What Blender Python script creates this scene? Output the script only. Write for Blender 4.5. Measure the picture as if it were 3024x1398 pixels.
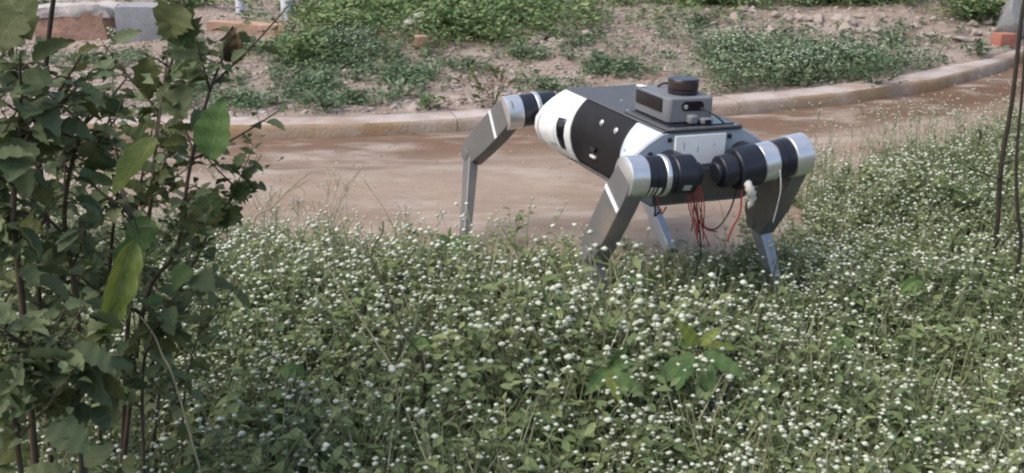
import bpy, math
import numpy as np
from mathutils import Vector, Matrix, Euler

for o in list(bpy.data.objects):
    bpy.data.objects.remove(o)
sc = bpy.context.scene
C = sc.collection
rng = np.random.default_rng(11)
R = math.radians

# ---------------------------------------------------------------- camera, sky, sun, exposure
F, W, H, PITCH, HC = 3300.0, 3024, 1398, R(18.5), 1.25
cd = bpy.data.cameras.new('camera'); cam = bpy.data.objects.new('camera', cd); C.objects.link(cam)
cam.location = (0, 0, HC); cam.rotation_euler = (math.pi / 2 - PITCH, 0, 0)
cd.sensor_width = 36; cd.lens = 36 * F / W; cd.clip_start = .05; cd.clip_end = 2000
sc.camera = cam
SUN_EL, SUN_AZ = R(56), R(248)          # azimuth clockwise from +Y: high on the left
wd = bpy.data.worlds.new('World'); sc.world = wd; wd.use_nodes = True
nt = wd.node_tree
sky = nt.nodes.new('ShaderNodeTexSky'); sky.sky_type = 'NISHITA'; sky.sun_disc = False
sky.sun_elevation = SUN_EL; sky.sun_rotation = SUN_AZ
sky.air_density = 1.0; sky.dust_density = 3.5; sky.ozone_density = 1.0
bg = nt.nodes['Background']; bg.inputs[1].default_value = .15
nt.links.new(sky.outputs[0], bg.inputs[0])
sd = bpy.data.lights.new('sun', 'SUN'); sd.energy = 1.25; sd.angle = R(50); sd.color = (1, .94, .85)
sun = bpy.data.objects.new('sun', sd); C.objects.link(sun)
dv = Vector((math.sin(SUN_AZ) * math.cos(SUN_EL), math.cos(SUN_AZ) * math.cos(SUN_EL), math.sin(SUN_EL)))
sun.rotation_euler = (-dv).to_track_quat('-Z', 'Y').to_euler()
sc.view_settings.view_transform = 'Standard'; sc.view_settings.look = 'None'
sc.view_settings.exposure = .64; sc.view_settings.gamma = 1
sc.cycles.filter_width = 2.1

# ---------------------------------------------------------------- projection helpers (photo pixel -> place)
FW = np.array([0, math.cos(PITCH), -math.sin(PITCH)]); UP = np.array([0, math.sin(PITCH), math.cos(PITCH)])
def ray(x, y): return FW + np.array([1., 0, 0]) * (x - W / 2) / F - UP * (y - H / 2) / F
def at(x, y, Y): d = ray(x, y); return Vector(np.array([0, 0, HC]) + d * Y / d[1])          # at distance Y
def onz(x, y, z=0.): d = ray(x, y); return Vector(np.array([0, 0, HC]) + d * (z - HC) / d[2])   # at height z

# ---------------------------------------------------------------- noise
_perm = np.random.default_rng(5).random((256, 256))
def vnoise(x, y):
    x = np.asarray(x, float); y = np.asarray(y, float)
    xi = np.floor(x).astype(int); yi = np.floor(y).astype(int); fx = x - xi; fy = y - yi
    fx = fx * fx * (3 - 2 * fx); fy = fy * fy * (3 - 2 * fy)
    g = lambda a, b: _perm[a % 256, b % 256]
    return (g(xi, yi) * (1 - fx) + g(xi + 1, yi) * fx) * (1 - fy) + (g(xi, yi + 1) * (1 - fx) + g(xi + 1, yi + 1) * fx) * fy
def fbm(x, y, s=1., o=4):
    t = 0; a = .5
    for k in range(o): t = t + a * (vnoise(x * s + 17 * k, y * s + 31 * k) - .5); s *= 2.03; a *= .5
    return t
def sstep(a, b, x): t = np.clip((x - a) / (b - a), 0, 1); return t * t * (3 - 2 * t)

# ---------------------------------------------------------------- object helpers
def tag(o, label=None, cat=None, group=None, kind=None):
    for k, v in (('label', label), ('category', cat), ('group', group), ('kind', kind)):
        if v: o[k] = v
    return o
def empty(name, loc=(0, 0, 0), rot=(0, 0, 0)):
    o = bpy.data.objects.new(name, None); C.objects.link(o); o.location = loc; o.rotation_euler = rot
    o.empty_display_size = .05; return o
def link(name, me, parent=None):
    o = bpy.data.objects.new(name, me); C.objects.link(o)
    if parent is not None: o.parent = parent
    return o
def mesh(name, v, f, mats, smooth=True, mi=None):
    me = bpy.data.meshes.new(name); me.from_pydata([tuple(p) for p in v], [], [tuple(q) for q in f])
    for m in (mats if isinstance(mats, (list, tuple)) else [mats]): me.materials.append(m)
    if smooth: me.polygons.foreach_set('use_smooth', np.ones(len(me.polygons), bool))
    if mi is not None: me.polygons.foreach_set('material_index', np.asarray(mi, dtype=np.int32))
    me.update(); return me
def obj(name, v, f, mats, parent=None, smooth=False, mi=None, bevel=0, seg=2, angle=35):
    o = link(name, mesh(name, v, f, mats, smooth, mi), parent)
    if bevel:
        b = o.modifiers.new('bevel', 'BEVEL'); b.width = bevel; b.segments = seg; b.limit_method = 'ANGLE'; b.angle_limit = R(30)
        o.data.polygons.foreach_set('use_smooth', np.ones(len(o.data.polygons), bool))
        if hasattr(o.data, 'set_sharp_from_angle'): o.data.set_sharp_from_angle(angle=R(angle))
    return o
def trimesh(name, V, T, mi, mats, attr=None):
    """big triangle mesh from numpy arrays"""
    me = bpy.data.meshes.new(name); n = len(T)
    me.vertices.add(len(V)); me.vertices.foreach_set('co', V.astype(np.float32).ravel())
    me.loops.add(n * 3); me.loops.foreach_set('vertex_index', T.astype(np.int32).ravel())
    me.polygons.add(n); me.polygons.foreach_set('loop_start', np.arange(0, n * 3, 3, dtype=np.int32))
    me.polygons.foreach_set('loop_total', np.full(n, 3, dtype=np.int32))
    me.polygons.foreach_set('material_index', mi.astype(np.int32))
    me.polygons.foreach_set('use_smooth', np.ones(n, bool))
    for m in mats: me.materials.append(m)
    if attr is not None:
        a = me.attributes.new('rnd', 'FLOAT', 'POINT'); a.data.foreach_set('value', attr.astype(np.float32))
    me.update(); me.validate(); return me
BOXF = [(0, 3, 2, 1), (4, 5, 6, 7), (0, 1, 5, 4), (1, 2, 6, 5), (2, 3, 7, 6), (3, 0, 4, 7)]
def boxv(x0, x1, y0, y1, z0, z1):
    return [(x0, y0, z0), (x1, y0, z0), (x1, y1, z0), (x0, y1, z0), (x0, y0, z1), (x1, y0, z1), (x1, y1, z1), (x0, y1, z1)]
def box(name, b, mat, parent=None, bevel=.004): return obj(name, boxv(*b), BOXF, mat, parent, bevel=bevel)
def frame(d):
    d = Vector(d).normalized(); a = Vector((0, 0, 1)) if abs(d.z) < .9 else Vector((1, 0, 0))
    u = d.cross(a).normalized(); return d, u, u.cross(d).normalized()
def lathe_data(p0, d, prof, n=32, close=True):
    d, u, w = frame(d); p0 = Vector(p0); V = []; Fc = []
    for (t, r) in prof:
        for k in range(n):
            a = 2 * math.pi * k / n; V.append(p0 + d * t + (u * math.cos(a) + w * math.sin(a)) * r)
    for i in range(len(prof) - 1):
        for k in range(n):
            Fc.append((i * n + k, i * n + (k + 1) % n, (i + 1) * n + (k + 1) % n, (i + 1) * n + k))
    if close:
        Fc.append(tuple(range(n - 1, -1, -1))); m = (len(prof) - 1) * n; Fc.append(tuple(range(m, m + n)))
    return V, Fc
def lathe(name, p0, d, prof, mat, parent=None, n=32):
    V, Fc = lathe_data(p0, d, prof, n)
    o = obj(name, V, Fc, mat, parent, smooth=True); o.data.set_sharp_from_angle(angle=R(40)); return o
def cyl(name, p0, p1, r, mat, parent=None, n=32, b=.003):
    L = (Vector(p1) - Vector(p0)).length
    return lathe(name, p0, Vector(p1) - Vector(p0), [(0, r - b), (b, r), (L - b, r), (L, r - b)], mat, parent, n)
def smooth_path(pts, k=6):
    pts = [Vector(p) for p in pts]; out = []
    for i in range(len(pts) - 1):
        p0 = pts[max(i - 1, 0)]; p1 = pts[i]; p2 = pts[i + 1]; p3 = pts[min(i + 2, len(pts) - 1)]
        for j in range(k):
            t = j / k
            out.append(.5 * ((2 * p1) + (p2 - p0) * t + (2 * p0 - 5 * p1 + 4 * p2 - p3) * t * t + (3 * p1 - p0 - 3 * p2 + p3) * t ** 3))
    out.append(pts[-1]); return out
def tube_data(path, radii, n=6):
    V = []; Fc = []; m = len(path); u = None
    for i, p in enumerate(path):
        d = (path[min(i + 1, m - 1)] - path[max(i - 1, 0)]).normalized()
        if u is None: _, u, _ = frame(d)
        u = (u - d * u.dot(d)).normalized(); w = d.cross(u)
        r = radii[i] if hasattr(radii, '__len__') else radii
        for k in range(n):
            a = 2 * math.pi * k / n; V.append(p + (u * math.cos(a) + w * math.sin(a)) * r)
    for i in range(m - 1):
        for k in range(n): Fc.append((i * n + k, i * n + (k + 1) % n, (i + 1) * n + (k + 1) % n, (i + 1) * n + k))
    Fc.append(tuple(range(n - 1, -1, -1))); Fc.append(tuple(range((m - 1) * n, m * n)))
    return V, Fc
def tube(name, pts, r0, r1, mat, parent=None, n=7, k=6):
    p = smooth_path(pts, k); rr = np.linspace(r0, r1, len(p))
    V, Fc = tube_data(p, rr, n); return obj(name, V, Fc, mat, parent, smooth=True)

# ---------------------------------------------------------------- materials
def mat(name, c1, c2=None, scale=8., rough=.8, metal=0., bump=0., bscale=40., rnd=None, obrnd=0., spec=.4, dirt=None, detail=6., coord='Object', stretch=None, trans=0., vein=None):
    m = bpy.data.materials.new(name); m.use_nodes = True; n = m.node_tree.nodes; L = m.node_tree.links
    b = n['Principled BSDF']; b.inputs['Roughness'].default_value = rough; b.inputs['Metallic'].default_value = metal
    b.inputs['Specular IOR Level'].default_value = spec
    tc = n.new('ShaderNodeTexCoord'); co = tc.outputs[coord]
    if stretch:
        mp = n.new('ShaderNodeMapping'); mp.inputs['Scale'].default_value = stretch; L.new(co, mp.inputs[0]); co = mp.outputs[0]
    def noise(s, d=detail):
        t = n.new('ShaderNodeTexNoise'); t.inputs['Scale'].default_value = s; t.inputs['Detail'].default_value = d; t.inputs['Roughness'].default_value = .6
        L.new(co, t.inputs['Vector']); return t.outputs['Fac']
    def mixc(fac, a, bb):
        x = n.new('ShaderNodeMix'); x.data_type = 'RGBA'
        if hasattr(fac, 'links'): L.new(fac, x.inputs[0])
        else: x.inputs[0].default_value = fac
        for i, q in ((6, a), (7, bb)):
            if hasattr(q, 'links'): L.new(q, x.inputs[i])
            else: x.inputs[i].default_value = (*q, 1)
        return x.outputs[2]
    def ramp(fac, a, bb):
        r = n.new('ShaderNodeMapRange'); r.inputs[1].default_value = a; r.inputs[2].default_value = bb; L.new(fac, r.inputs[0]); return r.outputs[0]
    col = c1
    if c2: col = mixc(ramp(noise(scale), .35, .65), c1, c2)
    if rnd:        # per-plant variation stored on the mesh
        at_ = n.new('ShaderNodeAttribute'); at_.attribute_name = 'rnd'
        col = mixc(ramp(at_.outputs['Fac'], .45, 1.), col, rnd)
    if obrnd:
        oi = n.new('ShaderNodeObjectInfo'); col = mixc(ramp(oi.outputs['Random'], 0., 1.), col, obrnd)
    if dirt:       # (colour, scale, lo, hi)
        col = mixc(ramp(noise(dirt[1]), dirt[2], dirt[3]), col, dirt[0])
    if vein:       # pale midrib and side veins in the leaf's own coordinates
        sx = n.new('ShaderNodeSeparateXYZ'); L.new(tc.outputs['Object'], sx.inputs[0])
        def mth(op, a, bb=None, cl=False):
            q = n.new('ShaderNodeMath'); q.operation = op; q.use_clamp = cl
            for i_, v_ in ((0, a), (1, bb)):
                if v_ is None: continue
                if hasattr(v_, 'links'): L.new(v_, q.inputs[i_])
                else: q.inputs[i_].default_value = v_
            return q.outputs[0]
        ay_ = mth('ABSOLUTE', sx.outputs[1]); rib = mth('SUBTRACT', 1., mth('DIVIDE', ay_, .022), True)
        ph = mth('FRACT', mth('MULTIPLY', mth('SUBTRACT', sx.outputs[0], mth('MULTIPLY', ay_, .75)), 6.5))
        sv = mth('MULTIPLY', mth('SUBTRACT', 1., mth('DIVIDE', mth('ABSOLUTE', mth('SUBTRACT', ph, .5)), .11), True), .45)
        col = mixc(mth('MAXIMUM', rib, sv), col, vein)
    if hasattr(col, 'links'): L.new(col, b.inputs['Base Color'])
    else: b.inputs['Base Color'].default_value = (*col, 1)
    if bump:
        bp = n.new('ShaderNodeBump'); bp.inputs['Strength'].default_value = bump; bp.inputs['Distance'].default_value = .02
        L.new(noise(bscale, 8.), bp.inputs['Height']); L.new(bp.outputs[0], b.inputs['Normal'])
    if trans:
        tr = n.new('ShaderNodeBsdfTranslucent'); mx = n.new('ShaderNodeMixShader'); mx.inputs[0].default_value = trans
        if hasattr(col, 'links'): L.new(col, tr.inputs[0])
        else: tr.inputs[0].default_value = (*col, 1)
        L.new(b.outputs[0], mx.inputs[1]); L.new(tr.outputs[0], mx.inputs[2]); L.new(mx.outputs[0], n['Material Output'].inputs[0])
    return m
M = {}
M['soil'] = mat('soil', (.265, .203, .158), (.345, .292, .245), 2.2, .95, bump=1., bscale=22, dirt=((.21, .142, .105), 5, .48, .68))
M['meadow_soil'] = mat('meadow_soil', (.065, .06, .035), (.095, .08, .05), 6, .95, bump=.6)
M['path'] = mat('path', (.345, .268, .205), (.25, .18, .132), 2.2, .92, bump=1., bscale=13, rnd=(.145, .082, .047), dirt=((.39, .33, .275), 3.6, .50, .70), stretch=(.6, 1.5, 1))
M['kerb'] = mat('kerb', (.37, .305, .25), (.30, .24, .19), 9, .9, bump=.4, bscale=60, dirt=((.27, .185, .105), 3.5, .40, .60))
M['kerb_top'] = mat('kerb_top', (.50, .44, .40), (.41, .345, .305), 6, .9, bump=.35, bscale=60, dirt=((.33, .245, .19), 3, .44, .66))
M['rock'] = mat('rock', (.44, .385, .35), (.32, .265, .23), 14, .95, bump=.6, bscale=50, obrnd=(.33, .27, .225))
M['pebble'] = mat('pebble', (.36, .29, .25), (.26, .195, .16), 25, .95, rnd=(.43, .38, .345))
M['pale_stone'] = mat('pale_stone', (.52, .49, .46), (.40, .36, .33), 9, .95, bump=.5, bscale=45)
M['mud_brick'] = mat('mud_brick', (.27, .155, .11), (.36, .235, .18), 7, .95, bump=.7, bscale=30)
M['orange_stone'] = mat('orange_stone', (.40, .225, .145), (.48, .33, .25), 8, .92, bump=.6, bscale=30, dirt=((.27, .17, .12), 5, .55, .8))
M['red_brick'] = mat('red_brick', (.40, .155, .11), (.33, .15, .11), 12, .9, bump=.4)
M['concrete'] = mat('concrete', (.33, .33, .345), (.26, .26, .27), 6, .9, bump=.3, bscale=50)
M['post_paint'] = mat('post_paint', (.66, .67, .72), (.52, .53, .57), 9, .7, dirt=((.35, .32, .30), 7, .62, .85))
M['boulder'] = mat('boulder', (.17, .175, .17), (.25, .25, .24), 10, .95, bump=.6, bscale=35)
M['leaf_m'] = mat('leaf_m', (.150, .205, .085), (.198, .25, .115), 14, .7, rnd=(.33, .375, .17), spec=.15, trans=.3)
M['stem_m'] = mat('stem_m', (.18, .21, .11), None, 14, .75, rnd=(.32, .33, .20))
M['dry_grass'] = mat('dry_grass', (.26, .24, .14), None, 14, .8, rnd=(.40, .37, .25))
M['flower'] = mat('flower', (.49, .52, .39), None, 14, .9, rnd=(.62, .64, .52))
M['leaf_b'] = mat('leaf_b', (.09, .15, .075), (.13, .19, .105), 8, .65, rnd=(.23, .285, .165), spec=.3, trans=.2)
M['shrub_leaf'] = mat('shrub_leaf', (.066, .096, .042), (.10, .135, .06), 18, .6, obrnd=(.165, .195, .095), spec=.18, trans=.18, dirt=((.10, .085, .04), 4, .66, .8), vein=(.13, .16, .09))
M['olive_leaf'] = mat('olive_leaf', (.09, .10, .03), (.125, .13, .042), 14, .55, obrnd=(.05, .08, .03), spec=.18, trans=.25, vein=(.14, .15, .06))
M['lime_leaf'] = mat('lime_leaf', (.235, .28, .05), (.15, .20, .045), 12, .5, spec=.35, trans=.3, dirt=((.26, .25, .07), 4, .55, .75), vein=(.3, .34, .12))
M['mid_leaf'] = mat('mid_leaf', (.05, .105, .035), (.07, .125, .042), 12, .6, obrnd=(.09, .15, .05), spec=.18, trans=.2, vein=(.11, .17, .07))
M['green_leaf'] = mat('green_leaf', (.075, .15, .05), (.11, .18, .065), 12, .55, obrnd=(.13, .20, .06), spec=.18, trans=.25, vein=(.17, .24, .1))
M['leaf_t'] = mat('leaf_t', (.11, .18, .07), (.155, .225, .095), 8, .65, rnd=(.27, .32, .14), spec=.2, trans=.2)
M['cane'] = mat('cane', (.030, .022, .016), (.05, .038, .026), 30, .85)
M['brown_stem'] = mat('brown_stem', (.065, .045, .028), (.095, .07, .045), 30, .85)
M['green_stem'] = mat('green_stem', (.08, .09, .04), (.10, .085, .045), 20, .75)
M['dry_stem'] = mat('dry_stem', (.33, .30, .19), (.25, .21, .13), 25, .85)
M['dead_leaf'] = mat('dead_leaf', (.09, .06, .03), (.13, .09, .04), 20, .8)
# robot
M['white'] = mat('white', (.80, .80, .785), (.76, .76, .745), 14, .42, spec=.5, dirt=((.62, .59, .54), 22, .64, .85))
M['white_skylit'] = mat('white_skylit', (.62, .67, .73), (.58, .63, .69), 14, .4, spec=.5, dirt=((.5, .51, .52), 22, .64, .85))  # white shell again, with dimmer bluish sky light painted into its colour
M['front_grey'] = mat('front_grey', (.33, .37, .42), (.30, .335, .38), 14, .45, spec=.5)
M['black_panel'] = mat('black_panel', (.013, .012, .014), (.018, .016, .017), 14, .55, spec=.25)
M['cover'] = mat('cover', (.078, .077, .082), (.092, .09, .094), 14, .5, spec=.5, dirt=((.17, .155, .14), 16, .6, .85))
M['sensor_grey'] = mat('sensor_grey', (.185, .19, .205), (.165, .17, .18), 14, .55, spec=.4)
M['leg_grey'] = mat('leg_grey', (.18, .175, .17), (.155, .15, .145), 12, .5, metal=.25, spec=.4, dirt=((.25, .20, .155), 9, .52, .80))
M['silver'] = mat('silver', (.80, .80, .80), (.70, .70, .70), 30, .28, metal=.75, spec=.5, stretch=(1, 1, 6))
M['motor_black'] = mat('motor_black', (.014, .016, .024), (.02, .022, .030), 14, .33, spec=.5)
M['lidar'] = mat('lidar', (.022, .020, .028), None, 14, .3, spec=.5)
M['lidar_brown'] = mat('lidar_brown', (.05, .034, .034), None, 14, .25, spec=.5)
M['glass'] = mat('glass', (.006, .006, .012), None, 14, .12, spec=.6)
M['rubber'] = mat('rubber', (.015, .015, .015), None, 14, .8)
M['wire_red'] = mat('wire_red', (.42, .075, .06), None, 14, .5)
M['wire_dark'] = mat('wire_dark', (.05, .04, .04), None, 14, .5)
M['strip'] = mat('strip', (.82, .82, .82), None, 14, .5)
M['tape'] = mat('tape', (.72, .70, .64), (.6, .57, .5), 30, .6)
M['grey_groove'] = mat('grey_groove', (.42, .42, .40), None, 14, .6)

# ---------------------------------------------------------------- lie of the land
KX = [-40, -6, -1.9, -1.37, -.83, -.35, 1.12, 1.82, 2.43, 3.04, 3.8, 4.6, 20]
KY = [5.6, 5.3, 5.20, 5.19, 5.21, 5.31, 5.69, 5.99, 6.37, 6.95, 7.9, 9.2, 40]
MX = [-40, -3, -1.135, -.59, -.24, .2, .62, .9, 1.16, 1.48, 2.0, 2.54, 3.2, 4.2, 20]
MY = [4.0, 3.85, 3.73, 3.60, 3.50, 3.46, 3.52, 3.64, 4.10, 4.52, 5.02, 5.43, 6.15, 7.3, 36]
def yk(x): return np.interp(x, KX, KY)
def ym(x): return np.interp(x, MX, MY)
def hz(x, y):
    x = np.asarray(x, float); y = np.asarray(y, float)
    s = y - yk(x); m = ym(x) - y
    z = .012 * fbm(x, y, 1.1) * sstep(.0, .3, -s)
    z = z - .055 * sstep(.1, .6, m) + .02 * fbm(x, y, 2.) * sstep(.1, .5, m)
    far = sstep(.05, .14, s)
    rough = .058 + .10 * fbm(x, y, .8, 5) * sstep(.3, 1.2, s) + .035 * fbm(x, y, 5, 3) * sstep(.25, .7, s) + .05 * np.maximum(s - 2.2, 0) * (1 - sstep(5, 9, s))
    for (bx, by, br, bh) in ((1.75, 8.6, .8, .16), (2.9, 8.3, .7, .18), (3.8, 8.9, .8, .2), (.3, 8.0, .8, .10), (.9, 7.3, .7, .08)):
        rough = rough + bh * np.exp(-((x - bx) ** 2 + (y - by) ** 2) / br ** 2)
    rough = rough + .06 * np.maximum(fbm(x * .8, y, 1.5, 3) + .03, 0) * np.exp(-((s - .26) / .12) ** 2)      # soil spilling on to the kerb
    return np.where(s > .05, z * (1 - far) + rough * far, z)
def axis(lo, hi, step, far):
    a = np.arange(lo, hi + 1e-6, step); g = np.geomspace(step, far, 26)
    return np.concatenate([(lo - np.cumsum(g))[::-1], a, hi + np.cumsum(g)])
def grid(name, X, Y, zf, mats, mif=None, attr=None):
    nx, ny = X.shape; Z = zf(X, Y)
    V = np.stack([X, Y, Z], -1).reshape(-1, 3)
    i, j = np.meshgrid(np.arange(nx - 1), np.arange(ny - 1), indexing='ij'); a = (i * ny + j).ravel(); b = a + ny
    T = np.concatenate([np.stack([a, b, b + 1], 1), np.stack([a, b + 1, a + 1], 1)])
    cx = V[T].mean(1); mi = mif(cx[:, 0], cx[:, 1]) if mif else np.zeros(len(T), int)
    return link(name, trimesh(name, V, T, mi, mats, attr(V[:, 0], V[:, 1]) if attr else None))
ax = axis(-4.6, 5.0, .05, 60); ay = axis(.6, 11.2, .05, 60)
GX, GY = np.meshgrid(ax, ay, indexing='ij')
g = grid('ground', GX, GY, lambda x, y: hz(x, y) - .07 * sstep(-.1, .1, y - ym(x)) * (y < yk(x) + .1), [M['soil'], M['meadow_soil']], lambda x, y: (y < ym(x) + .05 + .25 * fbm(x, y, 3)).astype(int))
tag(g, 'bare rubbly soil around and beyond the track', kind='structure')
tx = np.concatenate([-np.geomspace(40, 4.3, 20), np.arange(-4.2, 5.2, .045), np.geomspace(5.3, 16, 14)]); tv = np.linspace(0, 1, 90)
PX, PV = np.meshgrid(tx, tv, indexing='ij')
PY = (ym(PX) - .35) * (1 - PV) + (yk(PX) + .03) * PV
def path_h(x, y):
    s = yk(x) - y
    rut = -.028 * np.exp(-((s - .42 - .1 * fbm(x, x * 0, .8)) / .16) ** 2) + .018 * np.exp(-((s - .75) / .2) ** 2) - .02 * np.exp(-((s - 1.25) / .2) ** 2)
    near = sstep(0, .18, s) * sstep(-.35, .15, y - ym(x))
    return hz(x, y) + .004 + rut * near + (.022 * fbm(x * .6, y * 2.4, 1.6, 4) + .016 * fbm(x, y, 8, 3)) * near
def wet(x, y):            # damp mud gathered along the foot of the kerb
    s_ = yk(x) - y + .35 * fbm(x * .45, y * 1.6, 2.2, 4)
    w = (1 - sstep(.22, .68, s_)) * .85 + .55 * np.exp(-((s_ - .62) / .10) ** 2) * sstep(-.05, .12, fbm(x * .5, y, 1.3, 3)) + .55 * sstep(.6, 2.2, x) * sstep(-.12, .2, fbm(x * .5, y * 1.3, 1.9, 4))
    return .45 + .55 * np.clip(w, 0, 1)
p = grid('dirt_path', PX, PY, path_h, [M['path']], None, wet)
tag(p, 'smooth brown dirt track running along the kerb', kind='structure')

# kerb of single stones
kerb = tag(empty('kerb', (0, 5.4, 0)), 'low weathered concrete kerb with a pale top along the dirt track', 'kerb')
kx = np.linspace(-4.5, 4.6, 1200); ky_ = yk(kx); ks = np.concatenate([[0], np.cumsum(np.hypot(np.diff(kx), np.diff(ky_)))])
s0 = 0.; KB = [1.45, 1.6, 1.2, 1.5, 1.35, 1.55]; i = 0
while s0 < ks[-1] - .2:
    L = KB[i % 6]; s1 = min(s0 + L - .0035, ks[-1]); ss = np.linspace(s0, s1, 26)
    px = np.interp(ss, ks, kx); py = np.interp(ss, ks, ky_)
    tx_ = np.gradient(px); ty_ = np.gradient(py); q = np.hypot(tx_, ty_); nx, ny = -ty_ / q, tx_ / q
    V = []; Fc = []; mi = []
    off = .002 * math.sin(i * 2.3); dz = .002 * math.sin(i * 1.7 + 1)
    prof = [(0, -.12), (-.004, .0), (.004, .05), (.018, .068), (.10, .073), (.185, .069), (.20, .05), (.20, -.12)]
    for k in range(26):
        for a, (d, z) in enumerate(prof):
            wob = .010 * float(fbm(px[k] * 1., a * 3.1, 7, 3)) if 0 < a < 7 else 0
            chip = .016 * max(0, float(fbm(px[k], i * 5., 9, 3)) - .1) if a in (2, 3) else 0
            V.append((px[k] + nx[k] * (d + off + wob + chip), py[k] + ny[k] * (d + off + wob + chip) - 5.4, z + dz + wob * .8 - chip))
    m = len(prof)
    for k in range(25):
        for a in range(m - 1):
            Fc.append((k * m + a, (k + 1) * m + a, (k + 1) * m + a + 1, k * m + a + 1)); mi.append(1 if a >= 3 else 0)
    Fc.append(tuple(range(m - 1, -1, -1))); mi.append(0); Fc.append(tuple(range(25 * m, 26 * m))); mi.append(0)
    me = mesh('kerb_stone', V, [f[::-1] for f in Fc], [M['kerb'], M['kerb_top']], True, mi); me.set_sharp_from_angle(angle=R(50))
    link('kerb_stone', me, kerb); s0 += L; i += 1

# ---------------------------------------------------------------- the robot
M['belly'] = mat('belly', (.085, .078, .075), (.11, .10, .095), 14, .6)
RO = empty('quadruped_robot', (.403, 3.362, 0), (R(-1.3), 0, R(-69.3)))
tag(RO, 'four-legged robot with white shell ends, black side panels and silver hip motors', 'robot')
ZP = np.array([.335, .345, .38, .42, .455, .49, .515, .535, .54])
YM_ = np.array([.140, .148, .158, .163, .163, .156, .147, .135, .128])
YE_ = np.array([.150, .172, .216, .235, .232, .207, .175, .14, .128])
ZF = np.linspace(.335, .54, 60)
def _sm(y):
    f = np.interp(ZF, ZP, y); k = np.array([1, 2, 3, 4, 3, 2, 1]) / 16.
    g_ = np.convolve(np.pad(f, 3, mode='edge'), k, 'valid'); g_[0] = f[0]; g_[-1] = f[-1]; return g_
YMF, YEF = _sm(YM_), _sm(YE_)
def prof_y(x, z):
    u = min(max((x - .15) / .17, 0), 1) if x > 0 else min(max((-x - .12) / .19, 0), 1)
    t = u * u * (3 - 2 * u) * .5 + .5 * math.sin(u * math.pi / 2)
    return float(np.interp(z, ZF, YMF * (1 - t) + YEF * t))
ZS = np.concatenate([[.335, .338], np.linspace(.345, .53, 18), [.536, .54]])
def shell_grid(xa, xb, side, off=0., nx=16, zs=ZS, thick=.006):
    """curved panel on one flank: xa, xb functions of z"""
    V = []; Fc = []; n = len(zs)
    for lay in (0, 1):
        for i in range(nx + 1):
            for z in zs:
                x = xa(z) + (xb(z) - xa(z)) * i / nx
                V.append((x, side * (prof_y(x, z) + off - lay * thick), z))
    N = (nx + 1) * n
    for i in range(nx):
        for j in range(n - 1):
            a = i * n + j; Fc.append((a, a + n, a + n + 1, a + 1)); Fc.append((N + a, N + a + 1, N + a + n + 1, N + a + n))
    for i in range(nx):
        a = i * n; Fc.append((a, N + a, N + a + n, a + n)); a += n - 1; Fc.append((a, a + n, N + a + n, N + a))
    for j in range(n - 1):
        Fc.append((j, j + 1, N + j + 1, N + j)); a = nx * n + j; Fc.append((a, N + a, N + a + 1, a + 1))
    if side > 0: Fc = [f[::-1] for f in Fc]
    return V, Fc
def xfront(z): return float(np.interp(z, [.335, .36, .40, .44, .50, .54], [.118, .130, .152, .172, .186, .188]))
cst = lambda c: (lambda z: c)
for s in (-1, 1):
    V, Fc = shell_grid(cst(-.335), cst(-.168), s); a = obj('rear_shell', V, Fc, M['white'], RO, True); a.data.set_sharp_from_angle(angle=R(50))
    V, Fc = shell_grid(cst(-.167), lambda z: xfront(z) - .002, s, -.003); b = obj('side_panel', V, Fc, M['black_panel'], RO, True); b.data.set_sharp_from_angle(angle=R(50))
    V, Fc = shell_grid(xfront, cst(.335), s); c = obj('front_shell', V, Fc, M['white_skylit'], RO, True); c.data.set_sharp_from_angle(angle=R(50))
    def patch(name, x0, x1, z0, z1, mt, par, off=.0015, x0b=None, x1b=None, thick=.004):
        xa = lambda z: np.interp(z, [z0, z1], [x0 if x0b is None else x0b, x0]); xb = lambda z: np.interp(z, [z0, z1], [x1 if x1b is None else x1b, x1])
        V, Fc = shell_grid(xa, xb, s, off, 4, np.linspace(z0, z1, 8), thick); return obj(name, V, Fc, mt, par, True)
    patch('vent_slot', -.222, -.188, .375, .475, M['glass'], a, .0012, -.212, -.192)
    patch('recess_panel', -.258, -.226, .38, .475, M['white'], a, .0012)
    patch('groove', -.312, -.302, .37, .475, M['grey_groove'], a, .0012)
    patch('groove', -.2, -.19, .506, .510, M['grey_groove'], a, .0012)
    for (bx, bz) in ((-.002, .500), (.098, .497)):
        y = s * (prof_y(bx, bz) - .004); n = Vector((0, s, .25))
        bt = lathe('button', (bx, y, bz), n, [(0, .010), (.004, .010), (.005, .0085), (.004, .007), (.007, .006), (.0075, .004)], M['silver'], b, 20)
    cb = box('connector', (-.045, -.012, min(s * .155, s * .168), max(s * .155, s * .168), .405, .42), M['glass'], b, .002)
    box('connector_label', (-.05, -.015, min(s * .155, s * .1655), max(s * .155, s * .1655), .384, .393), M['tape'], b, .002)
    patch('seam_slot', .21, .216, .37, .43, M['glass'], c, .001)
    patch('fastener', .255, .275, .478, .483, M['front_grey'], c, .001, .248, .268)
box('belly', (-.33, .33, -.148, .148, .329, .337), M['belly'], RO, .003)
def end_cap(name, x, dx, mt, k=1.):
    pts = [(s * (YE_[i] * k + (0 if k < 1 else 0)) , ZP[i]) for s in (1,) for i in range(len(ZP))]
    pts = pts + [(-y, z) for (y, z) in reversed(pts)]
    n = len(pts); V = [(x, y, z) for y, z in pts] + [(x + dx, y * .975, .4375 + (z - .4375) * .975) for y, z in pts]
    Fc = [tuple(range(n)), tuple(range(2 * n - 1, n - 1, -1))] + [(i, i + n, (i + 1) % n + n, (i + 1) % n) for i in range(n)]
    return obj(name, V, Fc, mt, RO, bevel=.0)
fc = end_cap('front_plate', .3352, .007, M['front_grey'])
end_cap('rear_plate', -.3352, -.010, M['white'])
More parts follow.
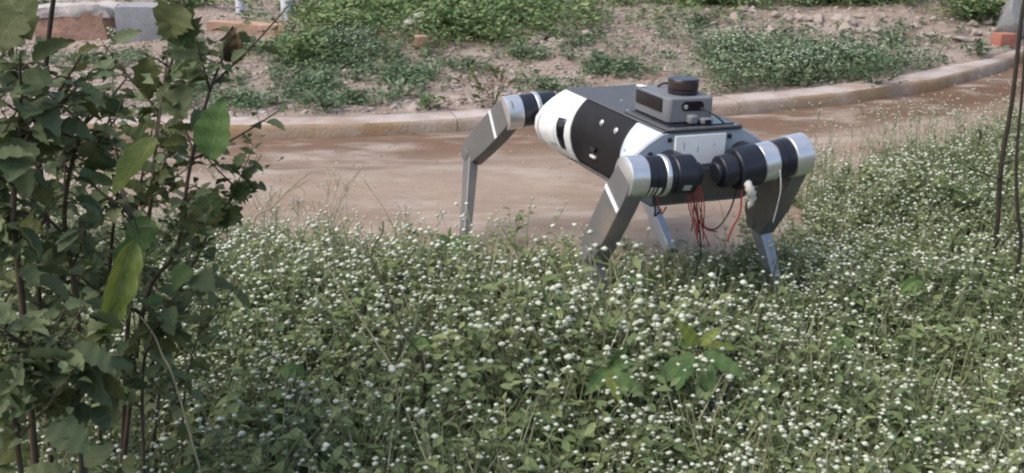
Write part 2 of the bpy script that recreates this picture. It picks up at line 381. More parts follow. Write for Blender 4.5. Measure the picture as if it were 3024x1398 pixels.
box('front_shade_panel', (.3424, .3475, -.150, .150, .340, .432), M['belly'], RO, .004)  # dark sheet painting the shade on the front plate's lower part
# top cover and raised lid
def prism(name, pts, z0, z1, mt, par=None, bevel=.003):
    n = len(pts); V = [(x, y, z0) for x, y in pts] + [(x, y, z1) for x, y in pts]
    Fc = [tuple(range(n - 1, -1, -1)), tuple(range(n, 2 * n))] + [(i, (i + 1) % n, (i + 1) % n + n, i + n) for i in range(n)]
    return obj(name, V, Fc, mt, par, bevel=bevel)
tc_ = prism('top_cover', [(-.334, -.1275), (.338, -.1275), (.338, .1275), (-.334, .1275)], .5402, .546, M['cover'], RO)
lathe('cover_screw', (-.09, -.045, .546), (0, 0, 1), [(0, .005), (.0015, .005), (.002, .003)], M['silver'], tc_, 14)
lid = prism('lid', [(.075, -.118), (.345, -.120), (.352, -.108), (.352, .108), (.345, .120), (.075, .118)], .5462, .554, M['cover'], RO)
prism('lid_gasket', [(.09, -.102), (.335, -.104), (.335, .100), (.09, .098)], .5542, .5575, M['glass'], lid, .0015)
for (x, y) in ((.343, -.1), (.343, .1), (.085, -.11)): lathe('lid_screw', (x, y, .554), (0, 0, 1), [(0, .004), (.0015, .004), (.002, .002)], M['silver'], lid, 12)
# front panel
fp = box('front_panel', (.3425, .352, -.094, .068, .447, .534), M['white'], RO, .003)
for (y, z0, z1) in ((-.066, .495, .515), (-.022, .484, .500), (.03, .50, .506)): box('panel_mark', (.352, .3526, y - .0015, y + .0015, z0, z1), M['front_grey'], fp, 0)
for (y, z) in ((-.107, .522), (.082, .522), (-.165, .485), (.165, .485)):
    lathe('plate_bolt', (.3418, y, z), (1, 0, 0), [(0, .007), (.004, .007), (.005, .005)], M['motor_black'], fc, 16)
# sensor head
sh = prism('sensor_housing', [(.088, -.088), (.095, -.094), (.287, -.094), (.299, -.086), (.309, .038), (.298, .046), (.10, .046), (.088, .038)], .5577, .628, M['sensor_grey'], RO, .006)
box('side_camera', (.105, .265, -.0975, -.0915, .583, .622), M['glass'], sh, .002)
box('camera_cap', (.100, .128, -.096, -.074, .6283, .633), M['white'], sh, .002)
# front camera window: rounded slot in the sloping front face
def rslot(name, cx, cy, cz, hw, hh, r, depth, mt, par, tilt):
    pts = []
    for (sx, sy) in ((1, 1), (-1, 1), (-1, -1), (1, -1)):
        for k in range(6):
            a = math.atan2(sy, sx) - math.pi / 4 + k / 5 * math.pi / 2
            pts.append((sx * (hw - r) + r * math.cos(a), sy * (hh - r) + r * math.sin(a)))
    n = len(pts); e = Matrix.Rotation(tilt, 3, 'Z')
    V = [e @ Vector((0, y, z)) + Vector((cx, cy, cz)) for y, z in pts] + [e @ Vector((depth, y, z)) + Vector((cx, cy, cz)) for y, z in pts]
    Fc = [tuple(range(n - 1, -1, -1)), tuple(range(n, 2 * n))] + [(i, (i + 1) % n, (i + 1) % n + n, i + n) for i in range(n)]
    return obj(name, V, Fc, mt, par, bevel=.001)
w_ = rslot('camera_window', .3030, -.020, .605, .033, .0135, .0105, .0035, M['glass'], sh, -.08)
lathe('lens', (.3045, -.042, .603), (1, .05, 0), [(0, .0065), (.002, .0065), (.0025, .004)], M['silver'], sh, 16)
box('bracket', (.303, .330, -.040, -.012, .5577, .583), M['sensor_grey'], RO, .006)
bk = box('bracket', (.312, .338, -.005, .03, .5577, .574), M['sensor_grey'], RO, .004)
box('socket', (.3375, .3395, .004, .022, .560, .571), M['glass'], bk, .001)
ld = lathe('lidar', (.236, -.016, .6282), (0, 0, 1), [(0, .040), (.003, .043), (.014, .043), (.0145, .0415), (.016, .0415), (.0165, .043), (.041, .0435), (.044, .041), (.0445, .035)], M['lidar'], RO, 40)
lathe('lidar_ring', (.236, -.016, .6452), (0, 0, 1), [(0, .0433), (.001, .0442), (.020, .0442), (.021, .0433)], M['lidar_brown'], ld, 40)
for (a0, a1) in ((2.2, 3.5), (5.0, 6.3)):
    V = []; k = 12
    for j in range(k):
        a = a0 + (a1 - a0) * j / (k - 1)
        for r in (.016, .031): V.append((.236 + r * math.cos(a), -.016 + r * math.sin(a), .6732))
    obj('lidar_recess', V, [(2 * j, 2 * j + 1, 2 * j + 3, 2 * j + 2) for j in range(k - 1)], M['glass'], ld)
tube('sensor_cable', [(.13, -.04, .63), (.135, -.02, .64), (.15, 0, .633), (.19, .01, .6345)], .004, .004, M['wire_dark'], RO)
tube('sensor_cable', [(.312, .0, .6), (.325, .02, .59), (.335, .045, .575), (.33, .07, .556)], .0025, .0025, M['wire_dark'], RO)

# legs
def leg(hip, inner, knee, foot, segs, side, stripe=.27, w0=.053, w1=.046, th=.052):
    """hip: centre of the thigh's inner face; inner: direction of the motor axis pointing to the body"""
    hip = Vector(hip); knee = Vector(knee); foot = Vector(foot); ax = Vector(inner).normalized()
    d = knee - hip; d -= ax * d.dot(ax) * .85; L = (knee - hip).length; d.normalize()
    # local sagittal frame: axis along the thigh, normal = -ax (outwards)
    d = (knee - hip).normalized(); out = (-ax - d * (-ax).dot(d)).normalized(); wv = d.cross(out).normalized()
    if wv.x < 0: wv = -wv                       # wv points forwards
    pts = []
    for k in range(15):
        a = math.pi / 2 + math.pi * k / 14; pts.append((w0 * .88 * math.cos(a), w0 * .88 * math.sin(a)))     # round the hip
    pts = [(p[0], p[1]) for p in pts]
    pts += [(L * .30, -w0 * 1.0), (L * .93, -w1), (L * 1.0, -w1 * .8), (L * 1.06, -w1 * .2), (L * 1.05, w1 * .4), (L * .99, w1), (L * .62, w1 * 1.12), (L * .30, w0 * .98)]
    n = len(pts); V = []
    for o_, sh_ in ((0., 1.), (.006, 1.0), (th - .004, 1.), (th, .965)):
        for (a, b) in pts: V.append(hip + d * (a * sh_ if a > 0 else a * sh_) + wv * b * sh_ + out * (o_ + .001))
    Fc = [tuple(range(n)), tuple(range(4 * n - 1, 3 * n - 1, -1))]
    for l in range(3):
        for i in range(n): Fc.append((l * n + i, (l + 1) * n + i, (l + 1) * n + (i + 1) % n, l * n + (i + 1) % n))
    g = obj('leg', V, Fc, M['leg_grey'], RO, bevel=.002); g.data.set_sharp_from_angle(angle=R(30))
    # pale cable strip across the outer face
    o0 = hip + d * (L * stripe) + out * (th + .001); tl = d * .2
    q = [o0 - wv * .050 - d * .005, o0 + wv * .050 + d * .010 - d * .005, o0 + wv * .050 + d * .010 + d * .007, o0 - wv * .050 + d * .007]
    obj('white_strip', q + [p + out * .003 for p in q], BOXF, M['strip'], g)
    # motors, outermost first
    lathe('silver_ring', hip - ax * (th + .0005), ax, [(0, w0 + .001), (.002, w0 + .004), (th, w0 + .004), (th + .002, w0 + .002)], M['silver'], g, 44)
    t = .001
    for (nm, ln, r, mt) in segs:
        b = .003; cyl_prof = [(0, r - b), (b, r), (ln - b, r), (ln, r - b)]
        if nm == 'hip_motor': cyl_prof = [(0, r - b), (b, r), (ln * .45, r), (ln * .46, r - .0015), (ln * .54, r - .0015), (ln * .55, r), (ln - b, r), (ln, r - b)]
        lathe(nm, hip + ax * t, ax, cyl_prof, M[mt], g, 40); t += ln - .0006
    # shank and foot
    sd_ = (foot - knee).normalized(); sl = (foot - knee).length
    o2 = (out - sd_ * out.dot(sd_)).normalized(); w2 = sd_.cross(o2).normalized()
    c0 = knee + out * th * .5
    V = []
    for (a, hw, ht) in ((-.02, .020, .016), (0, .028, .018), (sl * .15, .027, .018), (sl * .5, .023, .016), (sl * .9, .019, .014), (sl - .012, .016, .013)):
        for (u, v) in ((1, 1), (-1, 1), (-1, -1), (1, -1)): V.append(c0 + sd_ * a + w2 * hw * u + o2 * ht * v)
    Fc = [(3, 2, 1, 0), (20, 21, 22, 23)]
    for l in range(5):
        for i in range(4): Fc.append((l * 4 + i, l * 4 + (i + 1) % 4, l * 4 + 4 + (i + 1) % 4, l * 4 + 4 + i))
    obj('shank', V, Fc, M['leg_grey'] if side < 0 else M['silver_paint'], g, bevel=.004)
    e = foot + out * th * .5
    V, Fc = lathe_data(e - Vector((0, 0, .0)), (0, 0, 1), [(-.002, .006), (.002, .013), (.010, .018), (.020, .018), (.028, .012), (.031, .004)], 18)
    obj('foot', V, Fc, M['rubber'], g, True)
    lathe('knee_joint', knee - out * .004, out, [(0, .020), (.002, .022), (th + .006, .022), (th + .008, .020)], M['leg_grey'], g, 24)
    return g
M['silver_paint'] = mat('silver_paint', (.40, .42, .45), (.34, .36, .39), 12, .4, metal=.5, spec=.5)
SEG_R = [('hip_motor', .052, .0545, 'motor_black'), ('silver_ring', .016, .057, 'silver'), ('knee_motor', .022, .050, 'motor_black'), ('knee_motor', .062, .054, 'motor_black'), ('motor_end', .026, .032, 'motor_black')]
SEG_L = [('hip_motor', .052, .0545, 'motor_black'), ('silver_ring', .050, .056, 'silver'), ('knee_motor', .074, .059, 'motor_black'), ('motor_end', .045, .046, 'motor_black'), ('motor_end', .014, .030, 'motor_black')]
SEG_B = [('hip_motor', .052, .0545, 'motor_black'), ('silver_ring', .016, .057, 'silver'), ('knee_motor', .06, .052, 'motor_black')]
rf = leg((.42, -.231, .448), (0.0, 1, -.03), (.305, -.282, .195), (.445, -.290, -.070), SEG_R, -1)
lf = leg((.42, .228, .470), (0.0, -1, -.13), (.235, .250, .222), (.385, .28, -.055), SEG_L, 1, w0=.056, w1=.056)
rr = leg((-.42, -.259, .458), (0.0, 1, .09), (-.650, -.322, .262), (-.392, -.432, -.004), SEG_B, -1)
lr = leg((-.42, .235, .458), (0.0, -1, .05), (-.47, .185, .235), (-.135, .175, -.004), SEG_B, 1)
# abduction motors joining hips and body
for (x0, x1, y, z) in ((.336, .40, -.105, .452), (.336, .40, .125, .462), (-.336, -.40, -.13, .452), (-.336, -.40, .12, .452)):
    cyl('hip_bracket', (x0, y, z), (x1, y, z), .043, M['motor_black'], RO)
# print on the motors
def curved_label(par, hip, ax, t0, t1, r, a0, a1, mt):
    hip = Vector(hip); d, u, w = frame(ax); V = []; k = 8
    for j in range(k):
        a = a0 + (a1 - a0) * j / (k - 1)
        for t in (t0, t1): V.append(hip + d * t + (u * math.cos(a) + w * math.sin(a)) * r)
    obj('label', V, [(2 * j, 2 * j + 1, 2 * j + 3, 2 * j + 2) for j in range(k - 1)], mt, par, True)
d0, u0, w0_ = frame((0, 1, -.03))
def ang(v): v = Vector(v); return math.atan2(v.dot(w0_), v.dot(u0))
ac = ang((.78, 0, -.62))
for (t, w_l, a_) in ((.006, .008, .42), (.019, .005, .40), (.030, .011, .36)):
    curved_label(rf, (.42, -.231, .448), (0, 1, -.03), t, t + w_l, .0552, ac - a_, ac + a_ * .8, M['tape'])
curved_label(rf, (.42, -.231, .448), (0, 1, -.03), .106, .130, .0547, ac + .0, ac + .35, M['grey_groove'])
# wires
def wire(pts, r, mt): tube('wire', pts, r, r, M[mt], RO, 6, 5)
for k in range(7):
    a = .0045 * (k - 3)
    wire([(.40 + a * .3, -.05 + a, .40), (.405 + a, -.045 + a * 1.3, .35), (.40 + a * .5, -.03 + a * 1.2 + .006 * math.sin(k * 2.1), .30 - .010 * (k % 4)), (.385 + a, -.005 + a * 2.2 + .01 * math.sin(k * 1.3), .26 - .022 * (k % 3))], .0020, 'wire_red')
wire([(.40, -.17, .40), (.405, -.165, .36), (.40, -.15, .33), (.39, -.13, .345)], .0025, 'wire_red')
wire([(.40, -.18, .40), (.41, -.175, .35), (.40, -.17, .325), (.38, -.14, .335)], .0025, 'wire_dark')
wire([(.40, -.06, .39), (.40, -.03, .30), (.405, .02, .27), (.41, .06, .32), (.42, .075, .40)], .0025, 'wire_dark')
wire([(.40, -.05, .39), (.39, -.02, .27), (.39, -.01, .18), (.37, -.03, .09)], .0025, 'wire_dark')
wire([(.44, .075, .40), (.45, .07, .33), (.44, .055, .28), (.43, .05, .24)], .003, 'wire_red')
wire([(.475, .170, .45), (.49, .168, .40), (.485, .166, .35), (.48, .160, .30)], .0022, 'grey_groove')
# taped connector hanging from the left motor
path = smooth_path([(.465, .070, .428), (.478, .075, .405), (.472, .090, .375), (.466, .085, .345)], 4)
V, Fc = tube_data(path, [.004, .009, .012, .010, .014, .011, .015, .009, .013, .008, .010, .005, .004], 8)
obj('taped_connector', V, Fc, M['tape'], RO, True)
# ---------------------------------------------------------------- beyond the kerb: rubble, stones, masonry
def ico(sub=2):
    import bmesh
    bm = bmesh.new(); bmesh.ops.create_icosphere(bm, subdivisions=sub, radius=1); v = np.array([q.co[:] for q in bm.verts]); f = [[q.index for q in t.verts] for t in bm.faces]; bm.free(); return v, f
IV, IF = ico(3); IV2, IF2 = ico(1)
def rock_mesh(name, seed, dims, mt, sub=3, rough=.16, cuts=11):
    r = np.random.default_rng(seed); v, f = (IV, IF) if sub == 3 else (IV2, IF2); v = v.copy()
    for k in range(cuts):                                         # knock flat facets off
        n = r.normal(size=3); n /= np.linalg.norm(n); d = r.uniform(.38, .78); e = np.maximum(v @ n - d, 0); v -= np.outer(e, n) * .92
    if sub == 3: v *= (1 + rough * (fbm(v[:, 0] * 2 + seed, v[:, 1] * 2 + v[:, 2] * 3, 1.5, 4)))[:, None]
    v = v * np.array(dims) * .5; v[:, 2] -= v[:, 2].min() + dims[2] * .12
    me = mesh(name, v, f, mt, True); me.set_sharp_from_angle(angle=R(28)); return me
def rough_block(name, dims, mt, seed, amp=.03, n=7, parent=None, rnd=.18):
    V = []; Fc = []; idx = {}
    def vid(p):
        k = tuple(np.round(p, 5))
        if k not in idx: idx[k] = len(V); V.append(np.array(p, float))
        return idx[k]
    g_ = np.linspace(-1, 1, n + 1)
    for axx in range(3):
        for s in (-1, 1):
            for i in range(n):
                for j in range(n):
                    q = []
                    for (a, b) in ((i, j), (i + 1, j), (i + 1, j + 1), (i, j + 1)):
                        p_ = [0, 0, 0]; p_[axx] = s; p_[(axx + 1) % 3] = g_[a]; p_[(axx + 2) % 3] = g_[b]; q.append(vid(p_))
                    Fc.append(q if s > 0 else q[::-1])
    v = np.array(V); ln = np.linalg.norm(v, axis=1)[:, None]
    v = v * (1 - rnd) + v / ln * rnd * 1.15
    h = np.array(dims) * .5; w = v * h
    for k in range(3): w[:, k] += amp * fbm(w[:, (k + 1) % 3] * 6 + seed * 3.3, w[:, (k + 2) % 3] * 6 + w[:, k] * 2, 1.3, 4) * 2
    w[:, 2] += h[2]
    me = mesh(name, w, Fc, mt, True); me.set_sharp_from_angle(angle=R(45)); return link(name, me, parent)
_st = np.geomspace(1.2, 40, 900)
def ground_at(px, py, zguess=.08):
    d = ray(px, py); t = _st / d[1]; x = d[0] * t; z = HC + d[2] * t; h = hz(x, _st); k = np.nonzero(z <= h)[0]
    k = int(k[0]) if len(k) else len(_st) - 1
    a, b = z[k - 1] - h[k - 1], z[k] - h[k]; u = a / (a - b) if a != b else 1.; Y = _st[k - 1] + (_st[k] - _st[k - 1]) * min(max(u, 0), 1)
    xx = d[0] / d[1] * Y; return Vector((xx, Y, float(hz(xx, Y))))
def put(o, px, py, rot=0, dz=-.01, rx=0, ry=0):
    p = ground_at(px, py); o.location = (p.x, p.y, p.z + dz); o.rotation_euler = (rx, ry, rot); return o
S = lambda px_, py_: ground_at(1512, py_).y / F / .97 * px_         # photo width -> metres at that row
def block_thing(name, px, py, wpx, hpx, depth, mt, seed, label, cat, rot=0, **k):
    q = ground_at(px, py).y / F * 1.02
    o = rough_block(name, (wpx * q, depth, hpx * q), mt, seed, **k); p = ground_at(px, py)
    o.location = (p.x, p.y + depth * .5, p.z - .02); o.rotation_euler = (0, 0, rot); return tag(o, label, cat)
wb = block_thing('wall_stump', 215, 122, 215, 84, .30, M['mud_brick'], 1, 'stump of brown mud brick wall capped with a pale stone course', 'wall', -.05, amp=.035)
cp = rough_block('coping', (.57, .31, .075), M['pale_stone'], 4, .05, n=12, parent=wb); cp.location = (0, 0, .178)
block_thing('concrete_block', 418, 122, 150, 106, .30, M['concrete'], 2, 'plain grey concrete block beside the brown wall stump', 'block', .08, amp=.012, rnd=.10)
block_thing('stone_beam', 735, 104, 250, 42, .16, M['orange_stone'], 3, 'long orange stone beam lying in front of two white posts', 'stone beam', -.22, amp=.02, rnd=.08)
for (px, py, w, lb) in ((693, 52, 26, 'narrower white painted post behind the orange stone beam'), (836, 72, 38, 'thicker white painted post at the end of the orange stone beam')):
    p = ground_at(px, py); q = p.y / F; r = w * q * .5
    o = lathe('marker_post', (0, 0, -.05), (0, 0, 1), [(0, r * 1.05), (.3, r), (.72, r * .96), (.75, r * .8), (.76, r * .3)], M['post_paint'], None, 20)
    o.location = (p.x, p.y + .2, p.z); tag(o, lb, 'post')
sl = block_thing('stone_ledge', 1180, 118, 255, 26, .30, M['orange_stone'], 6, 'flat orange stone slab lying among the green weeds', 'stone slab', -.04, amp=.02, rnd=.08)
bs = block_thing('broken_brick', 1250, 146, 60, 44, .14, M['orange_stone'], 8, 'broken tan brick under the edge of the orange slab', 'brick', .1, amp=.02)
p = ground_at(1228, 112)
o = link('rock', rock_mesh('rock', 21, (.34, .26, .17), M['pale_stone'])); o.location = (p.x, p.y + .12, p.z + .045); o.rotation_euler = (0, .05, .3); tag(o, 'big pale rock resting on the flat orange slab', 'rock')
block_thing('pink_slab', 1150, 52, 95, 42, .2, M['orange_stone'], 9, 'tilted pinkish slab behind the orange ledge', 'stone slab', -.5, amp=.02)
o = put(link('boulder', rock_mesh('boulder', 33, (.36, .34, .34), M['boulder'])), 2995, 92); tag(o, 'dark grey rounded boulder behind a red brick', 'boulder')
o = put(rough_block('red_brick', (.13, .10, .09), M['red_brick'], 12, .012), 2962, 132, .3); tag(o, 'red brick lying on the soil by the dark boulder', 'brick')
o = put(link('rock', rock_mesh('rock', 41, (.15, .12, .13), M['pale_stone'])), 330, 335, .4); tag(o, 'angular white rock on the verge behind the leafy shrubs', 'rock')
# pale rubble heaps right of centre: many separate rocks
RM = [rock_mesh('rock', 100 + k, d, M['rock']) for k, d in enumerate(((.1, .08, .06), (.12, .09, .05), (.09, .09, .07), (.14, .08, .05), (.08, .07, .06), (.11, .07, .07)))]
spots = []
WH = ['in the pale heap at the back of the soil', 'in the pale heap behind the flowering weed patch', 'on the bare brown bank past the flowering weeds', 'near the red brick and dark boulder', 'on the bare patch below the tall green weeds', 'on the gravelly patch behind the robot', 'between the creeping weed patches', 'close behind the kerb by the raised rear leg', 'on the bare ground behind the robot back', 'beside the creeping weed patch', 'on the open ground below the orange stone beam', 'below the brown wall stump', 'behind the leafy shrubs', 'beside the orange stone slab', 'at the back behind the sensor head', 'by the end of the flowering weeds', 'just behind the kerb past the sensor head']
for ci, (cx, cy, rx, ry, n) in enumerate(((2260, 60, 130, 30, 16), (2440, 80, 170, 38, 26), (2720, 110, 160, 40, 14), (2900, 110, 90, 40, 10), (1560, 120, 120, 25, 8), (1440, 150, 110, 40, 10),
                            (1180, 215, 200, 25, 10), (1330, 300, 110, 22, 10), (1700, 110, 160, 50, 10), (900, 240, 120, 60, 8), (760, 230, 90, 60, 10), (230, 160, 120, 25, 10), (300, 230, 140, 30, 10), (1060, 130, 60, 15, 4), (2050, 70, 120, 40, 6), (2620, 180, 100, 20, 4), (1950, 210, 150, 20, 4))):
    for _ in range(n): spots.append((cx + rng.normal() * rx * .6, cy + rng.normal() * ry * .6, ci))
for (px, py, ci) in spots:
    if py < 8 or py > 340: continue
    p = ground_at(px, py)
    if p.y < float(yk(p.x)) + .26: continue
    ri = int(rng.integers(6)); o = link('rock', RM[ri]); s = rng.uniform(.4, 1.25) * (1.3 if py < 140 else .8)
    o.location = (p.x, p.y, p.z - .012); o.scale = (s, s, s * rng.uniform(.7, 1.1)); o.rotation_euler = (rng.uniform(-.2, .2), rng.uniform(-.2, .2), rng.uniform(0, 6.3))
    tag(o, ('big ' if s > .95 else '' if s > .6 else 'small ') + ('squat', 'flat', 'chunky', 'long flat', 'compact', 'narrow')[ri] + ' rough rock ' + WH[ci], 'rock', 'rocks ' + WH[ci])
# stuff: gravel
def scatter_mesh(name, protos, P, rot, scl, mats, tilt=.25):
    """protos: list of (V, T, mi); copies joined into one mesh"""
    VV, TT, MM, AA = [], [], [], []; base = 0; which = rng.integers(len(protos), size=len(P))
    for k, (v, t, mi) in enumerate(protos):
        I = np.where(which == k)[0]; n = len(I)
        if n == 0: continue
        c, s = np.cos(rot[I]), np.sin(rot[I]); sc_ = scl[I][:, None]
        x = v[:, 0][None] * sc_; y = v[:, 1][None] * sc_; z = v[:, 2][None] * sc_
        X = x * c[:, None] - y * s[:, None]; Y = x * s[:, None] + y * c[:, None]
        tx_, ty_ = rng.normal(size=(2, n, 1)) * tilt
        X = X + z * tx_; Y = Y + z * ty_
        co = np.stack([X + P[I, 0:1], Y + P[I, 1:2], z + P[I, 2:3]], -1).reshape(-1, 3)
        VV.append(co); m = len(v)
        TT.append((t[None] + (np.arange(n) * m)[:, None, None]).reshape(-1, 3) + base); base += n * m
        MM.append(np.tile(mi, n)); AA.append(np.repeat(rng.random(n), m))
    return trimesh(name, np.concatenate(VV), np.concatenate(TT), np.concatenate(MM), mats, np.concatenate(AA))
peb = []
for k in range(6):
    v = IV2.copy(); r_ = np.random.default_rng(k)
    for _ in range(5):
        n = r_.normal(size=3); n /= np.linalg.norm(n); e = np.maximum(v @ n - .6, 0); v -= np.outer(e, n)
    v *= np.array([1, r_.uniform(.6, .9), r_.uniform(.35, .7)]); peb.append((v, np.array(IF2), np.zeros(len(IF2), int)))
n = 34000; gx = rng.uniform(-4.6, 4.9, n); gy = rng.uniform(5.3, 10.6, n)
dens = fbm(gx, gy, .9, 4) + .25 * rng.random(n); keep = (gy > yk(gx) + .24) & (dens > .02)
gx, gy = gx[keep], gy[keep]; P = np.stack([gx, gy, hz(gx, gy)], 1)
o = link('gravel', scatter_mesh('gravel', peb, P, rng.uniform(0, 6.3, len(P)), .006 + .026 * rng.random(len(P)) ** 2.5, [M['pebble']]))
tag(o, 'loose stones and gravel strewn over the soil beyond the kerb', 'gravel', kind='stuff')
n = 1500; gx = rng.uniform(-2.4, 3.2, n); v_ = rng.random(n) ** .6; gy = ym(gx) - .1 + (yk(gx) - .03 - ym(gx)) * v_
P = np.stack([gx, gy, path_h(gx, gy)], 1)
o = link('path_grit', scatter_mesh('path_grit', peb, P, rng.uniform(0, 6.3, n), .002 + .009 * rng.random(n) ** 4, [M['pebble']]))
tag(o, 'small grit and crumbs of soil on the dirt track', 'grit', kind='stuff')
# ---------------------------------------------------------------- plants
class TB:
    """collects triangles of one prototype"""
    def __init__(s): s.V = []; s.T = []; s.m = []
    def leaf(s, p, d, up, L, w, mi=0, fold=.25, droop=.25):
        p = np.array(p, float); d = np.array(d, float); d /= np.linalg.norm(d); side = np.cross(d, up); side /= np.linalg.norm(side) + 1e-9; nn = np.cross(side, d)
        b = len(s.V)
        pts = [p, p + d * L * .35 + side * w * .5 + nn * fold * w, p + d * L * .38, p + d * L * .35 - side * w * .5 + nn * fold * w,
               p + d * L * .72 + side * w * .33 - nn * droop * L * .12 + nn * fold * w * .6, p + d * L * .72 - side * w * .33 - nn * droop * L * .12 + nn * fold * w * .6, p + d * L - nn * droop * L * .35]
        s.V += pts
        for t in ((0, 2, 1), (0, 3, 2), (1, 2, 4), (3, 5, 2), (2, 6, 4), (2, 5, 6)): s.T.append([b + q for q in t]); s.m.append(mi)
    def blade(s, p, d, L, w, mi=0):
        p = np.array(p, float); d = np.array(d, float); d /= np.linalg.norm(d); side = np.cross(d, (0, 0, 1)); side /= np.linalg.norm(side) + 1e-9; b = len(s.V)
        out = np.array([d[0], d[1], 0]); s.V += [p + side * w / 2, p - side * w / 2, p + d * L * .5 + side * w * .4, p + d * L * .5 - side * w * .4, p + d * L * .9 + out * L * .25]
        for t in ((0, 1, 3), (0, 3, 2), (2, 3, 4)): s.T.append([b + q for q in t]); s.m.append(mi)
    def stem(s, pts, r, mi=1):
        pts = [np.array(q, float) for q in pts]; b = len(s.V)
        for i, q in enumerate(pts):
            rr = r * (1 - .5 * i / len(pts))
            for k in range(3): s.V.append(q + np.array([math.cos(k * 2.094), math.sin(k * 2.094), 0]) * rr)
        for i in range(len(pts) - 1):
            for k in range(3):
                a, c = b + 3 * i + k, b + 3 * i + (k + 1) % 3; s.T += [[a, c, c + 3], [a, c + 3, a + 3]]; s.m += [mi, mi]
    def head(s, p, r, mi=2, rg=rng):
        b = len(s.V); p = np.array(p, float); ph = rg.uniform(0, 6)
        s.V.append(p - np.array([0, 0, r * .7]))
        for k in range(6): a = k * 1.0472 + ph; j = rg.uniform(.75, 1.2); s.V.append(p + np.array([math.cos(a) * r * j, math.sin(a) * r * j, r * rg.uniform(-.1, .3)]))
        s.V.append(p + np.array([0, 0, r * .7]))
        for k in range(6): s.T += [[b, b + 1 + (k + 1) % 6, b + 1 + k], [b + 7, b + 1 + k, b + 1 + (k + 1) % 6]]; s.m += [mi, mi]
    def out(s): return np.array(s.V), np.array(s.T), np.array(s.m)
def flower_weed(r, h, ns, flowers=.7, heads=(1, 3), lw=1.):
    t = TB()
    for k in range(ns):
        a = r.uniform(0, 6.3); lean = r.uniform(.15, .75); hh = h * r.uniform(.55, 1.1)
        q = [np.array([math.cos(a) * lean * hh * u ** 1.4, math.sin(a) * lean * hh * u ** 1.4, hh * u * (1 - .12 * u)]) for u in (0, .35, .7, 1)]
        t.stem(q, .0014)
        for j in range(r.integers(6, 9)):
            u = r.uniform(.2, 1.); i = min(int(u * 3), 2); p_ = q[i] + (q[i + 1] - q[i]) * (u * 3 - i)
            b = r.uniform(0, 6.3); el = r.uniform(-.2, .7); L = r.uniform(.020, .046) * (1.2 - .5 * u) * lw
            t.leaf(p_, (math.cos(b), math.sin(b), el), np.array([r.normal() * .3, r.normal() * .3, 1.]), L, L * r.uniform(.45, .7))
        if r.random() < flowers:
            for j in range(r.integers(*heads)):
                e = q[3] + np.array([r.normal() * .014, r.normal() * .014, r.uniform(.002, .026)]); t.stem([q[3], e], .0008); t.head(e, r.uniform(.0022, .0060))
    for k in range(4):
        a = r.uniform(0, 6.3); l = r.uniform(.1, .7); t.blade((r.normal() * .01, r.normal() * .01, 0), (math.cos(a) * l, math.sin(a) * l, 1), h * r.uniform(.6, 1.25), r.uniform(.002, .004), 1)
    return t.out()
pr = np.random.default_rng(3)
weeds = [flower_weed(pr, pr.uniform(.10, .19), int(pr.integers(3, 6)), .72, (1, 5), pr.uniform(.55, .8)) for _ in range(14)]
leafy = [flower_weed(pr, pr.uniform(.09, .16), int(pr.integers(3, 6)), .12, (1, 2), pr.uniform(.6, .95)) for _ in range(8)]
def grass_tuft(r):
    t = TB()
    for k in range(int(r.integers(6, 13))):
        a = r.uniform(0, 6.3); l = r.uniform(.1, 1.1); t.blade((r.normal() * .012, r.normal() * .012, 0), (math.cos(a) * l, math.sin(a) * l, 1), r.uniform(.08, .22), r.uniform(.0015, .0035), 0 if r.random() < .5 else 1)
    return t.out()
grass = [grass_tuft(pr) for _ in range(8)]
def meadow_points(n, f, edge_w=.30):
    X = rng.uniform(-2.4, 3.2, n); Y = rng.uniform(1.15, 6.0, n); edge = ym(X) + .09 * fbm(X, Y, 4.) - Y
    dn = np.clip(edge / edge_w, 0, 1) * f(X, Y)
    keep = (np.abs(X) < .56 * Y + .25) & (rng.random(n) < dn + .03 * (edge > -.18)) & (edge > -.2)
    for (fx, fy) in FEET: keep &= (np.hypot(X - fx, Y - fy) > .045)
    X, Y, edge = X[keep], Y[keep], edge[keep]
    sc_ = (.7 + .6 * rng.random(len(X))) * (.7 + .35 * np.clip(edge / .4, 0, 1)) * (.85 + .45 * vnoise(X * 1.7 + 9, Y * 1.7)) * (1 + .5 * np.exp(-((X - .20) ** 2 + (Y - 2.60) ** 2) / .05))
    return np.stack([X, Y, hz(X, Y) - .005], 1), sc_
FEET = [(RO.matrix_basis @ Vector(q))[:2] for q in ((.445, -.29, 0), (.385, .28, 0))]
patchy = lambda X, Y: np.clip(.5 + 2.4 * fbm(X, Y, 1.9, 3), .12, 1)          # where the flowers stand thick
for nm, protos, n, f, mats, lb in (('meadow', weeds, 21000, lambda X, Y: .95 * patchy(X, Y), [M['leaf_m'], M['stem_m'], M['flower']], 'dense low weeds dotted with tiny white flower heads beside the track'),
                         ('leafy_undergrowth', leafy, 11500, lambda X, Y: 1.0 - .75 * patchy(X, Y), [M['leaf_m'], M['stem_m'], M['flower']], 'leafy green undergrowth between the white flowers'),
                         ('meadow_grass', grass, 12000, lambda X, Y: .25 + .5 * vnoise(X * 2.3, Y * 2.3 + 7), [M['stem_m'], M['dry_grass']], 'thin pale grass blades mixed into the flowering weeds')):
    P, scl = meadow_points(n, f)
    o = link(nm, scatter_mesh(nm, protos, P, rng.uniform(0, 6.3, len(P)), scl, mats, .15)); print(nm, len(P), len(o.data.polygons))
    tag(o, lb, 'wildflowers' if nm == 'meadow' else 'undergrowth' if nm[0] == 'l' else 'grass', kind='stuff')
